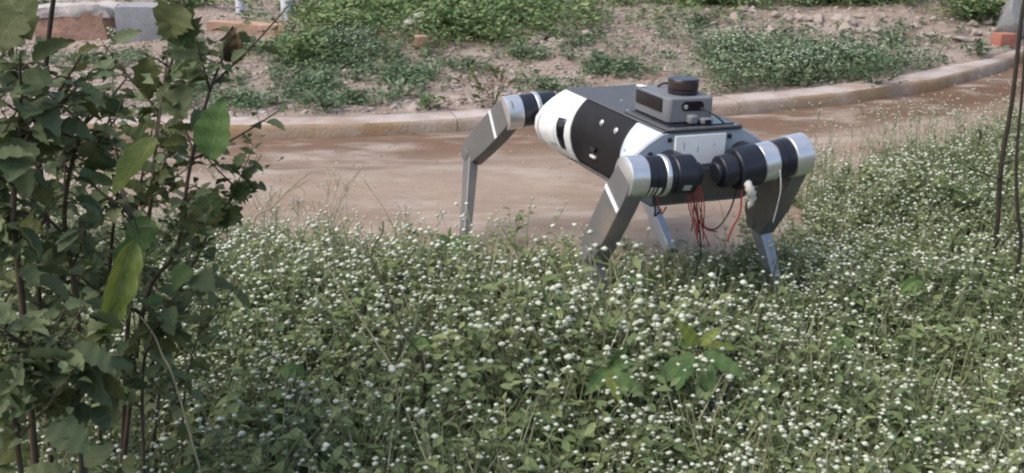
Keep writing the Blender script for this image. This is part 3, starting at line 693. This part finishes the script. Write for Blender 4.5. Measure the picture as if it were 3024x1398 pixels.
# taller wisps and grass blades rising from the meadow edge
def wisp(r):
    t = TB(); h = r.uniform(.15, .27); a = r.uniform(0, 6.3); l = r.uniform(.05, .3)
    q = [np.array([math.cos(a) * l * h * u * u, math.sin(a) * l * h * u * u, h * u]) for u in (0, .3, .6, 1)]; t.stem(q, .0012)
    for j in range(3): b = r.uniform(0, 6.3); t.leaf(q[1] * .6 + q[2] * .4 * r.random(), (math.cos(b), math.sin(b), .5), (0, 0, 1.), .02, .009)
    for j in range(r.integers(2, 6)):
        e = q[3] + np.array([r.normal() * .02, r.normal() * .02, r.uniform(-.02, .02)]); t.stem([q[2] * .4 + q[3] * .6, e], .0007); t.head(e, r.uniform(.003, .005))
    for j in range(2): b = r.uniform(0, 6.3); t.blade((0, 0, 0), (math.cos(b) * .5, math.sin(b) * .5, 1), r.uniform(.1, .2), .004)
    return t.out()
wisps = [wisp(pr) for _ in range(8)]
n = 230; X = rng.uniform(-2.2, 3.2, n); Y = ym(X) + .10 - np.abs(rng.normal(size=n)) * .55; keep = (np.abs(X) < .56 * Y + .2) & (Y > 1.5) & ~((np.abs(X - .45) < .42) & (Y > 2.75))
X, Y = X[keep], Y[keep]; P = np.stack([X, Y, hz(X, Y) - .004], 1)
P2 = []
for (cx, cy, rx, ry, m) in ((2620, 470, 220, 60, 60), (2780, 420, 160, 60, 45), (2420, 560, 90, 60, 40), (2250, 700, 90, 40, 12), (880, 680, 160, 30, 22)):
    for _ in range(m):
        q = ground_at(cx + rng.normal() * rx * .6, cy + rng.normal() * ry * .5 + 60, 0); P2.append((q.x, q.y, float(hz(q.x, q.y))))
P = np.concatenate([P, np.array(P2)])
o = link('flower_stalks', scatter_mesh('flower_stalks', wisps, P, rng.uniform(0, 6.3, len(P)), .7 + .5 * rng.random(len(P)), [M['leaf_m'], M['stem_m'], M['flower']], .18))
tag(o, 'thin taller flower stalks and grass blades rising out of the meadow', 'flower stalks', kind='stuff')

# creeping weeds beyond the kerb
def tuft(r, nl, h, L, fl=0):
    t = TB()
    for k in range(nl):
        a = r.uniform(0, 6.3); rr = abs(r.normal()) * h * .6; p_ = np.array([math.cos(a) * rr, math.sin(a) * rr, h * r.uniform(.05, 1.)])
        b = r.uniform(0, 6.3); l = L * r.uniform(.6, 1.2); t.leaf(p_, (math.cos(b), math.sin(b), r.uniform(-.1, .9)), np.array([r.normal() * .4, r.normal() * .4, 1.]), l, l * r.uniform(.35, .6))
    for k in range(2): a = r.uniform(0, 6.3); t.stem([(0, 0, 0), (math.cos(a) * h * .3, math.sin(a) * h * .3, h * .9)], .0015)
    for k in range(fl): a = r.uniform(0, 6.3); rr = r.uniform(0, h * .7); t.head((math.cos(a) * rr, math.sin(a) * rr, h * r.uniform(.7, 1.1)), r.uniform(.004, .007))
    return t.out()
T_low = [tuft(pr, 18, .05, .026) for _ in range(6)]; T_tall = [tuft(pr, 30, .13, .042) for _ in range(6)]; T_fl = [tuft(pr, 26, .12, .028, 2) for _ in range(6)]
patches = {'low': ((1000, 170, 190, 45, 330), (920, 250, 80, 50, 170), (1190, 225, 100, 28, 130), (1560, 160, 90, 25, 50), (1800, 195, 95, 28, 120), (1720, 120, 120, 50, 60), (1380, 190, 60, 25, 30), (740, 130, 110, 18, 70), (1040, 290, 120, 20, 50), (230, 175, 110, 16, 50), (380, 165, 70, 20, 40), (2350, 130, 200, 40, 60), (2640, 120, 120, 50, 60), (2780, 190, 90, 30, 40), (1620, 250, 90, 25, 40), (720, 300, 90, 26, 70), (610, 260, 100, 60, 60), (2060, 60, 120, 50, 60)),
           'tall': ((1420, 40, 330, 45, 520), (1150, 50, 120, 45, 130), (1330, 95, 150, 35, 150), (980, 75, 120, 60, 140), (2450, -2, 300, 14, 150), (2050, 0, 200, 12, 80), (900, 165, 60, 30, 50), (90, 30, 80, 14, 40), (560, 10, 100, 8, 30), (2900, 40, 90, 14, 50)),
           'flowering': ((2170, 170, 130, 60, 200), (2330, 215, 160, 50, 260), (2500, 190, 130, 45, 180), (2620, 235, 80, 35, 90), (2220, 265, 120, 20, 60), (1030, 145, 160, 40, 120))}
LM = [M['leaf_b'], M['stem_m'], M['flower']]
for nm, protos, lb in (('low', T_low, 'low blue green weeds creeping over the rubble beyond the kerb'), ('tall', T_tall, 'taller leafy green weeds at the back of the rubble'), ('flowering', T_fl, 'weed patch with tiny white flowers growing right behind the kerb')):
    pts = []
    for (cx, cy, rx, ry, m) in patches[nm]:
        for _ in range(m):
            a = rng.uniform(0, 6.3); r_ = abs(rng.normal()) * .74; q = ground_at(cx + rx * r_ * math.cos(a) * 1.15, max(cy + ry * r_ * math.sin(a) + 12, -20))
            if q.y < float(yk(q.x)) + .27: continue
            pts.append((q.x, q.y, q.z - .004))
    P = np.array(pts)
    o = link('ground_cover', scatter_mesh('ground_cover', protos, P, rng.uniform(0, 6.3, len(P)), .6 + .8 * rng.random(len(P)), [M['leaf_t']] + LM[1:] if nm == 'tall' else LM, .2)); tag(o, lb, 'weeds', kind='stuff')
n = 5200; X = rng.uniform(-4.4, 4.8, n); Y = rng.uniform(5.5, 10.6, n); keep = (Y > yk(X) + .3) & (rng.random(n) < np.clip(.35 + 2.2 * fbm(X + 3, Y, .9, 4), .03, 1)); X, Y = X[keep], Y[keep]
sprig = [tuft(pr, 7, .035, .02) for _ in range(4)] + [(v, t, np.minimum(m, 1)) for v, t, m in (grass_tuft(pr) for _ in range(6))]
o = link('sparse_weeds', scatter_mesh('sparse_weeds', sprig, np.stack([X, Y, hz(X, Y) - .003], 1), rng.uniform(0, 6.3, len(X)), .35 + .5 * rng.random(len(X)), [M['leaf_b'], M['dry_grass'], M['flower']], .3)); tag(o, 'sparse sprigs and dry grass scattered over the rubble beyond the kerb', 'weeds', kind='stuff')
# single clumps that stand out
def clump(px, py, seed, nl, h, L, mts, label, wdt=1.):
    r = np.random.default_rng(seed); t = TB()
    for k in range(nl):
        a = r.uniform(0, 6.3); rr = abs(r.normal()) * h * .5 * wdt; p_ = np.array([math.cos(a) * rr, math.sin(a) * rr, h * r.uniform(.05, 1.) * (1 - .3 * rr / h)]); b = a + r.normal() * .8; l = L * r.uniform(.6, 1.2)
        t.leaf(p_, (math.cos(b), math.sin(b), r.uniform(-.1, 1.1)), np.array([r.normal() * .3, r.normal() * .3, 1.]), l, l * r.uniform(.3, .55))
    t2 = TB()
    for k in range(7): a = r.uniform(0, 6.3); t2.stem([(0, 0, 0), (math.cos(a) * h * .25, math.sin(a) * h * .25, h * .5), (math.cos(a) * h * .4, math.sin(a) * h * .4, h * .9)], .0022, 0)
    q = ground_at(px, py); e = tag(empty('weed_clump', (q.x, q.y, q.z - .005)), label, 'weed')
    for nm, tb, mt in (('foliage', t, mts), ('stem', t2, M['green_stem'])):
        v, f, m = tb.out(); link(nm, trimesh(nm, v, f, m, [mt], np.full(len(v), r.random())), e)
clump(1270, 322, 1, 60, .07, .04, M['green_leaf'], 'small bright green weed tuft just behind the kerb left of the robot', 1.4)
clump(1458, 312, 2, 80, .20, .05, M['olive_leaf'], 'upright olive brown weed behind the kerb by the raised rear leg')
clump(2890, 165, 3, 70, .10, .05, M['leaf_b'], 'dark green tuft on the bare soil near the red brick', 1.3)
clump(2580, 262, 4, 110, .20, .05, M['leaf_b'], 'bushy dark weed overhanging the kerb under the flowering patch')
clump(960, 330, 5, 90, .11, .05, M['leaf_b'], 'spreading blue green weed behind the kerb in front of the creeping patch', 1.5)
clump(1180, 285, 6, 70, .09, .045, M['leaf_b'], 'flat dark green weed on the bare rubble beyond the kerb', 1.6)

# broad leaves as single objects
def leaf_mesh(name, seed, shape, mt, rows=14, jag=.22, bend=.5, fold=.22):
    r = np.random.default_rng(seed); V = []; Fc = []
    for i in range(rows + 1):
        t = i / rows
        w = {'ovate': .42 * (math.sin(math.pi * t ** .72) ** .85), 'lobed': .46 * (math.sin(math.pi * t ** .68) ** .75), 'lance': .20 * (math.sin(math.pi * t ** .8) ** .8)}[shape]
        x = (t - .12 * bend * t * t); z = -bend * .35 * t * t
        for k, u in enumerate((-1, -.5, 0, .5, 1)):
            j = 1 + (jag * (r.random() - .6) + jag * .6 * ((i % 2) - .5) if abs(u) == 1 else 0)
            ww = w * u * j; V.append((x + (.04 * r.normal() * jag if abs(u) == 1 else 0), ww, z + abs(ww) * fold + .02 * math.sin(i * 1.7 + k)))
    for i in range(rows):
        for k in range(4): a = i * 5 + k; Fc.append((a, a + 5, a + 6, a + 1))
    return mesh(name, V, Fc, mt, True)
LSH = {}
for key, mt, shp, jg in (('shrub', 'shrub_leaf', 'lobed', .34), ('olive', 'olive_leaf', 'lobed', .42), ('lime', 'lime_leaf', 'ovate', .12), ('green', 'green_leaf', 'ovate', .15), ('lance', 'green_leaf', 'lance', .1), ('limelance', 'lime_leaf', 'lance', .1), ('darklance', 'mid_leaf', 'lance', .2), ('dead', 'dead_leaf', 'lobed', .5)):
    LSH[key] = [leaf_mesh('leaf', 50 + k * 7 + len(key), shp, M[mt], jag=jg, bend=b, fold=f_) for k, (b, f_) in enumerate(((.25, .25), (.6, .15), (.9, .35), (.1, .4)))]
def add_leaf(parent, kind, p, d, up, L, wid=1.):
    d = Vector(d).normalized(); up = Vector(up); s = up.cross(d)
    if s.length < 1e-4: s = Vector((1, 0, 0))
    s.normalize(); n = d.cross(s)
    o = link('leaf', LSH[kind][int(rng.integers(4))], parent)
    m = Matrix(((d.x, s.x, n.x, 0), (d.y, s.y, n.y, 0), (d.z, s.z, n.z, 0), (0, 0, 0, 1)))
    o.matrix_basis = Matrix.Translation(Vector(p) - parent.location) @ m @ Matrix.Diagonal((L, L * wid, L, 1)); return o
def join(dst, V, Fc): b = len(dst[0]); dst[0].extend(V); dst[1].extend([tuple(q + b for q in f) for f in Fc])
def shrub(ctrl, label, nl, kinds, size=(.05, .095), r0=.006, mt='brown_stem', twigs=8, lo=.12, name='leafy_shrub', cat='shrub', group=None, featured=(), small=120):
    pts = [at(*c) for c in ctrl]; pts[0] = Vector((pts[0].x, pts[0].y, float(hz(pts[0].x, pts[0].y)) - .02))
    e = tag(empty(name, pts[0]), label, cat, group); loc0 = e.location
    P_ = smooth_path(pts, 8); dst = ([], [])
    V, Fc = tube_data([q - loc0 for q in P_], np.linspace(r0, r0 * .35, len(P_)), 6); join(dst, V, Fc)
    lines = [P_]
    for k in range(twigs):
        i = int(rng.uniform(lo, .9) * (len(P_) - 1)); a = rng.uniform(0, 6.3); L = rng.uniform(.08, .2)
        d = Vector((math.cos(a), math.sin(a), rng.uniform(.3, 1.1))).normalized()
        tw = smooth_path([P_[i], P_[i] + d * L * .5 + Vector((0, 0, .01)), P_[i] + d * L + Vector((0, 0, .03))], 4); lines.append(tw)
        V, Fc = tube_data([q - loc0 for q in tw], np.linspace(r0 * .5, r0 * .22, len(tw)), 5); join(dst, V, Fc)
    for k in range(nl):
        ln = lines[0] if rng.random() < .5 or len(lines) == 1 else lines[int(rng.integers(1, len(lines)))]
        u = rng.uniform(lo if ln is P_ else .3, 1.); i = int(u * (len(ln) - 1)); p_ = ln[i]; a = k * 2.4 + rng.normal() * .5
        d = Vector((math.cos(a), math.sin(a), rng.uniform(-.5, .6))); L = rng.uniform(*size) * (1.1 - .35 * (i / len(P_) if ln is P_ else .4))
        pt = d.normalized() * L * .3; V, Fc = tube_data([p_ - loc0, p_ + pt * .5 + Vector((0, 0, .004)) - loc0, p_ + pt - loc0], r0 * .2, 4); join(dst, V, Fc)
        add_leaf(e, kinds[int(rng.integers(len(kinds)))], p_ + pt, d + Vector((0, 0, rng.uniform(-.5, .1))), (rng.normal() * .45, rng.normal() * .45 - .25, 1), L, rng.uniform(.42, .82))
    for (kind, p0, p1, wid, upv) in featured:
        a, b = at(*p0), at(*p1); add_leaf(e, kind, a, b - a, upv, (b - a).length * 1.05, wid)
        i = min(range(len(P_)), key=lambda q: (P_[q] - a).length); V, Fc = tube_data([P_[i] - loc0, (P_[i] + a) * .5 + Vector((0, 0, .006)) - loc0, a - loc0], r0 * .3, 4); join(dst, V, Fc)
    t = TB(); r_ = rng                                            # crowd of small leaves on the twigs
    for k in range(small):
        ln = lines[int(rng.integers(len(lines)))]; p_ = ln[int(rng.uniform(lo if ln is P_ else .2, 1.) * (len(ln) - 1))] - loc0; a = rng.uniform(0, 6.3); L = rng.uniform(.014, .036)
        off = Vector((rng.normal(), rng.normal(), rng.normal() * .6)) * .022; t.leaf(p_ + off, (math.cos(a), math.sin(a), rng.uniform(-.5, .8)), np.array([rng.normal() * .5, rng.normal() * .5 - .2, 1.]), L, L * rng.uniform(.5, .8))
        t.stem([p_, p_ + off], .0009, 0)
    if small:
        v, f, m = t.out(); so = link('small_leaves', trimesh('small_leaves', v, f, m, [M['olive_leaf'] if kinds[0] == 'olive' else M['shrub_leaf']]), e); so['kind'] = 'stuff'
    obj('stem', dst[0], dst[1], M[mt], e, True); return e
SK = ['shrub'] * 3 + ['olive']
shrub([(300, 1330, 1.95), (420, 930, 1.95), (520, 740, 1.95), (560, 500, 1.98), (610, 300, 2.0), (650, 190, 2.02), (690, 100, 2.05)], 'tall brown stemmed shrub with a withered curled tip and an upright pale green leaf', 34, ['shrub', 'shrub', 'olive'], (0.037, 0.061), .0055,
      featured=[('green', (620, 470, 1.93), (655, 290, 1.93), .75, (-.3, -1, .2)), ('dead', (690, 190, 2.05), (685, 80, 2.05), .7, (0, -1, 0)), ('dead', (675, 175, 2.05), (715, 130, 2.05), .6, (0, -1, 0)), ('olive', (600, 560, 1.96), (640, 640, 1.93), .9, (0, -1, .6)), ('olive', (590, 590, 1.96), (560, 690, 1.9), .9, (0, -1, .6))])
shrub([(330, 1330, 2.05), (380, 930, 2.05), (440, 640, 2.05), (470, 330, 2.06), (520, 130, 2.06), (540, -70, 2.06)], 'shrub with the highest broad olive leaves and a big yellow green leaf half way up', 41, ['shrub', 'olive'], (0.041, 0.074), .0055,
      featured=[('lime', (465, 410, 1.78), (325, 570, 1.70), .50, (-.5, -1, .35)), ('olive', (540, 20, 2.0), (470, 110, 1.97), 1.15, (0, -1, .5)), ('olive', (500, 30, 2.0), (570, 140, 1.98), 1.0, (.2, -1, .4)), ('green', (520, 60, 2.02), (530, 140, 1.98), 1., (0, -1, .3)), ('shrub', (560, 120, 2.04), (560, 230, 2.0), 1., (.2, -1, .3)), ('shrub', (500, 250, 2.04), (540, 350, 2.0), 1., (.2, -1, .3)), ('olive', (430, 170, 2.04), (440, 300, 2.02), .6, (.2, -1, .3))])
shrub([(420, 1330, 2.15), (500, 960, 2.15), (580, 760, 2.15), (660, 620, 2.16), (735, 520, 2.17)], 'shrub leaning over the track with ragged olive leaves at its tip', 34, ['olive', 'olive', 'shrub'], (0.033, 0.057), .004, lo=.3,
      featured=[('olive', (690, 590, 2.15), (740, 545, 2.15), 1., (0, -1, .4)), ('olive', (650, 640, 2.15), (715, 640, 2.12), 1., (0, -1, .4)), ('olive', (720, 530, 2.16), (745, 495, 2.16), .8, (0, -1, .4)), ('olive', (610, 560, 2.15), (590, 690, 2.1), 1., (0, -1, .4))])
shrub([(200, 1330, 1.8), (230, 950, 1.8), (190, 640, 1.8), (240, 390, 1.82), (310, 270, 1.85)], 'dense dark green shrub standing right of the shaded edge shrub', 56, SK, (0.045, 0.082), .006)
shrub([(60, 1330, 1.7), (70, 950, 1.7), (40, 620, 1.7), (60, 340, 1.72), (20, 60, 1.74)], 'dark shrub at the shaded edge with the largest drooping leaves', 62, SK, (0.049, 0.090), .007,
      featured=[('olive', (60, 40, 1.6), (-40, 150, 1.55), .9, (0, -1, .7)), ('olive', (20, -20, 1.65), (90, 110, 1.6), .9, (0, -1, .7))])
shrub([(260, 1330, 2.1), (310, 1020, 2.1), (330, 720, 2.1), (350, 500, 2.1), (320, 330, 2.12)], 'leafy shrub with a long yellow green leaf hanging near its foot', 48, SK, (0.041, 0.074), .005,
      featured=[('lime', (395, 700, 1.70), (295, 1030, 1.64), .30, (.7, -1, .3)), ('green', (410, 690, 1.76), (345, 900, 1.72), .45, (.1, -1, .6)), ('green', (440, 640, 1.95), (390, 760, 1.9), .8, (.2, -1, .6))])
shrub([(130, 1330, 2.0), (125, 1040, 2.0), (110, 740, 2.0), (100, 560, 2.0), (140, 420, 2.02)], 'broad leaved shrub filling the shade behind the edge shrub', 60, SK, (0.045, 0.082), .006)
shrub([(-120, 1330, 1.75), (-70, 900, 1.75), (-80, 520, 1.75), (-50, 160, 1.76)], 'outermost dark shrub whose leaves hang in from the side', 54, SK, (0.049, 0.090), .007)
shrub([(400, 1400, 1.85), (420, 1150, 1.86), (450, 1000, 1.87), (500, 880, 1.88)], 'low broad leaved shrub at the foot of the taller stems beside the white flowers', 45, SK + ['green'], (0.041, 0.074), .004)
shrub([(230, 1460, 1.6), (230, 1250, 1.6), (250, 1100, 1.62), (230, 980, 1.62)], 'low shaded shrub of wide leaves in front of the taller stems', 54, SK, (0.049, 0.082), .005)
shrub([(60, 1500, 1.5), (50, 1300, 1.5), (40, 1120, 1.52), (70, 960, 1.52)], 'low shaded shrub under the drooping leaves of the edge shrub', 54, SK, (0.049, 0.082), .005)
shrub([(430, 1330, 2.3), (450, 980, 2.3), (400, 720, 2.3), (420, 520, 2.3), (450, 380, 2.3)], 'slender shrub at the back whose leaves overlap the dirt track', 45, SK, (0.041, 0.066), .005)
shrub([(520, 1420, 2.0), (540, 1240, 2.0), (560, 1080, 2.02), (600, 950, 2.04)], 'small leafy shrub at the border of shrubs and white flowers', 29, SK + ['green'], (0.029, 0.053), .003)
# broad leaved plants in the meadow
def rosette(px, py, Y, label, leaves, name='broadleaf_plant', cat='plant'):
    b = at(px, py, Y); b.z = float(hz(b.x, b.y)) - .01; e = tag(empty(name, b), label, cat); top = at(px, py, Y); dst = ([], [])
    V, Fc = tube_data([Vector((0, 0, 0)), (top - b) * .5 + Vector((.004, 0, 0)), top - b], [.004, .003, .002], 6); join(dst, V, Fc)
    for (kind, q0, q1, wid, up) in leaves:
        a, c = at(*q0), at(*q1); up = Vector(up) + Vector((rng.normal(), rng.normal() * .3, rng.normal() * .5)) * .45; add_leaf(e, kind, a, c - a, up, (c - a).length * 1.08, wid * .78); V, Fc = tube_data([top - b, a - b], .0015, 4); join(dst, V, Fc)
    obj('stem', dst[0], dst[1], M['green_stem'], e, True)
rosette(2060, 1030, 2.38,  'young plant with two yellow green upper leaves and darker spreading leaves below',
        [('limelance', (2062, 1020, 2.37), (2005, 955, 2.36), 1.26, (0, -1, .5)), ('limelance', (2068, 1020, 2.37), (2118, 975, 2.36), 1.26, (0, -1, .5)), ('limelance', (2075, 1022, 2.38), (2190, 1018, 2.40), 0.76, (0, -.6, 1)),
         ('darklance', (2055, 1050, 2.36), (1925, 1120, 2.3), 1.34, (0, -.7, 1)), ('darklance', (2065, 1050, 2.34), (2100, 1160, 2.26), 1.42, (0, -.8, 1)), ('darklance', (2050, 1060, 2.34), (2000, 1150, 2.26), 1.26, (0, -.8, 1)), ('darklance', (2075, 1040, 2.36), (2200, 1110, 2.3), 1.09, (0, -.7, 1)), ('darklance', (2050, 1030, 2.40), (1985, 1000, 2.44), 1.09, (0, -.7, 1)), ('darklance', (2075, 1040, 2.4), (2150, 1070, 2.38), 1.34, (0, -.7, 1))])
rosette(1800, 1090, 2.34, 'light green plant with long upright leaves beside the young yellow topped plant',
        [('lance', (1800, 1080, 2.34), (1850, 1030, 2.33), 1.17, (0, -1, .6)), ('lance', (1800, 1085, 2.34), (1870, 1070, 2.3), 1.17, (0, -1, .8)), ('lance', (1795, 1090, 2.33), (1740, 1150, 2.26), 1.26, (0, -.8, 1)), ('limelance', (1800, 1090, 2.33), (1830, 1180, 2.25), 1.34, (0, -.8, 1)), ('lance', (1805, 1090, 2.32), (1900, 1160, 2.26), 1.26, (0, -.8, 1)), ('lance', (1790, 1080, 2.35), (1720, 1060, 2.36), 1.09, (0, -.8, 1))])
rosette(1330, 715, 3.35, 'broad leaved green plant on the meadow edge below the rear leg',
        [('lance', (1330, 715, 3.35), (1290, 690, 3.34), 1.18, (0, -1, .7)), ('lance', (1330, 715, 3.35), (1385, 705, 3.33), 1.12, (0, -1, .7)), ('green', (1325, 720, 3.34), (1280, 760, 3.28), .7, (0, -1, .8)), ('green', (1335, 720, 3.34), (1390, 770, 3.28), .7, (0, -1, .8)), ('green', (1330, 720, 3.33), (1335, 780, 3.25), .7, (0, -1, .8)), ('lance', (1330, 712, 3.36), (1330, 672, 3.37), 0.93, (0, -1, .3))])
rosette(2800, 560, 4.0, 'dark green plant with a hanging withered leaf among the flower stalks',
        [('green', (2800, 560, 4.0), (2740, 600, 3.95), .8, (0, -1, .8)), ('green', (2805, 560, 4.0), (2860, 610, 3.95), .8, (0, -1, .8)), ('dead', (2810, 500, 4.0), (2815, 560, 3.98), .3, (0, -1, .2)), ('dead', (2890, 380, 4.1), (2900, 430, 4.1), .3, (0, -1, .2)), ('green', (2795, 550, 4.02), (2760, 520, 4.04), .8, (0, -1, .8))])
for (px, py, Y, sd_, lb) in ((1240, 1000, 2.45, 3, 'small leafy plant among white flowers beside the long pale stalk'), (2480, 1000, 2.5, 4, 'small leafy plant among white flowers right of the yellow topped plant'), (1600, 860, 2.85, 5, 'small leafy plant in the meadow left of the front leg'), (860, 1080, 2.3, 6, 'small leafy plant among white flowers next to the shrubs'), (2700, 830, 2.95, 7, 'small leafy plant in the meadow beside the dark canes')):
    r_ = np.random.default_rng(sd_); ls = []
    for k in range(8):
        a = k * .785 + r_.normal() * .2; ls.append((('lance', 'green')[k % 2], (px, py, Y), (px + math.cos(a) * 48, py + 20 - math.sin(a) * 20, Y + .05 * math.sin(a)), (.95, .6)[k % 2], (0, -.7, 1)))
    rosette(px, py, Y, lb, ls)

# canes, stalks and twigs
def stalk(name, ctrl, r0, r1, mt, label, cat, side=()):
    pts = [at(*c) for c in ctrl]; b = pts[0].copy(); b.z = float(hz(b.x, b.y)) - .02; d0 = pts[0] - b
    pts = ([b] if d0.length > .03 else []) + pts; e = tag(empty(name, b), label, cat)
    tube('stem', [q - b for q in pts], r0, r1, M[mt], e, 6)
    for sp in side: tube('side_shoot', [at(*c) - b for c in sp], r1 * .8, r1 * .35, M[mt], e, 5)
stalk('cane', [(2938, 720, 3.4), (2947, 640, 3.4), (2958, 480, 3.41), (2990, 290, 3.42), (3016, 60, 3.43), (3040, -60, 3.43)], .0085, .006, 'cane', 'dark upright cane standing in the flowers, leaning outwards', 'cane', [[(2953, 525, 3.4), (2930, 522, 3.4), (2850, 492, 3.41)], [(2958, 480, 3.41), (2975, 480, 3.39), (2990, 478, 3.37)]])
stalk('cane', [(3014, 720, 3.25), (3006, 640, 3.25), (3001, 480, 3.26), (3016, 300, 3.27), (3030, 120, 3.27)], .006, .004, 'cane', 'second thinner cane beside the leaning dark cane', 'cane')
stalk('cane', [(110, 420, 2.6), (130, 250, 2.6), (145, 100, 2.6), (163, -40, 2.6)], .0062, .0055, 'cane', 'straight dark cane rising behind the leafy shrubs', 'cane', [[(135, 210, 2.6), (165, 222, 2.6), (215, 250, 2.6)], [(135, 200, 2.6), (110, 185, 2.6), (92, 195, 2.6)]])
stalk('dry_twig', [(1250, 1080, 2.35), (1190, 980, 2.4), (1130, 830, 2.55), (1098, 770, 2.62), (1105, 725, 2.66), (1128, 690, 2.7), (1132, 655, 2.72)], .0028, .0016, 'cane', 'thin dark bent twig rising from the flowers over the track', 'twig', [[(1110, 755, 2.63), (1150, 760, 2.62), (1195, 752, 2.62)]])
stalk('dry_stalk', [(1170, 1125, 2.3), (1110, 1010, 2.34), (1050, 920, 2.38), (1000, 840, 2.42), (955, 770, 2.46)], .0028, .0014, 'dry_stem', 'long pale straw stalk slanting across the white flowers', 'stalk')
stalk('grass_stalk', [(750, 660, 3.3), (800, 615, 3.3), (860, 555, 3.3), (915, 510, 3.3)], .0035, .0015, 'dry_stem', 'feathery dry grass stalk leaning over the dirt track', 'grass stalk', [[(820, 597, 3.3), (860, 566, 3.28), (905, 535, 3.27)], [(850, 566, 3.3), (890, 545, 3.3), (920, 528, 3.3)], [(870, 548, 3.3), (895, 560, 3.3), (900, 580, 3.3)]])
stalk('dry_twig', [(2240, 960, 2.55), (2270, 860, 2.6), (2295, 770, 2.63), (2315, 690, 2.66)], .0024, .0012, 'cane', 'thin dark twig standing in front of the left front foot', 'twig')
stalk('dry_stalk', [(190, 1420, 1.72), (215, 1300, 1.73), (250, 1160, 1.75), (270, 1100, 1.76), (310, 1010, 1.78), (335, 960, 1.8)], .0022, .0014, 'dry_stem', 'pale dry root like stalk at the foot of the shrubs', 'stalk', [[(310, 1010, 1.78), (290, 1080, 1.74), (265, 1150, 1.7)], [(310, 1010, 1.78), (305, 1080, 1.74), (280, 1140, 1.7)]])
stalk('dry_stalk', [(610, 1480, 1.76), (560, 1280, 1.78), (510, 1110, 1.8), (480, 1050, 1.82), (455, 990, 1.84), (415, 935, 1.86)], .0022, .0012, 'dry_stem', 'pale dry stalk bent outwards beside the low leafy shrub', 'stalk')
# pale flower spike in front of the concrete block
b = at(345, 560, 2.15); b.z = float(hz(b.x, b.y)) - .02; e = tag(empty('flower_spike', b), 'pale slender flower spike rising among the shrubs', 'flower spike')
sp = [Vector((0, 0, 0)), at(350, 500, 2.15) - b, at(335, 300, 2.15) - b, at(330, 80, 2.15) - b]; tube('stem', sp, .0025, .001, M['dry_stem'], e, 6)
t = TB(); pth = smooth_path(sp, 30)
for k in range(60):
    q = pth[int((.62 + .38 * k / 60) * (len(pth) - 1))]; a = k * 2.4; t.head((q.x + math.cos(a) * .006, q.y + math.sin(a) * .006, q.z), rng.uniform(.0025, .0045), 0)
v, f, m = t.out(); o = link('flower_buds', trimesh('flower_buds', v, f, m, [M['flower']], np.zeros(len(v))), e); o['kind'] = 'stuff'
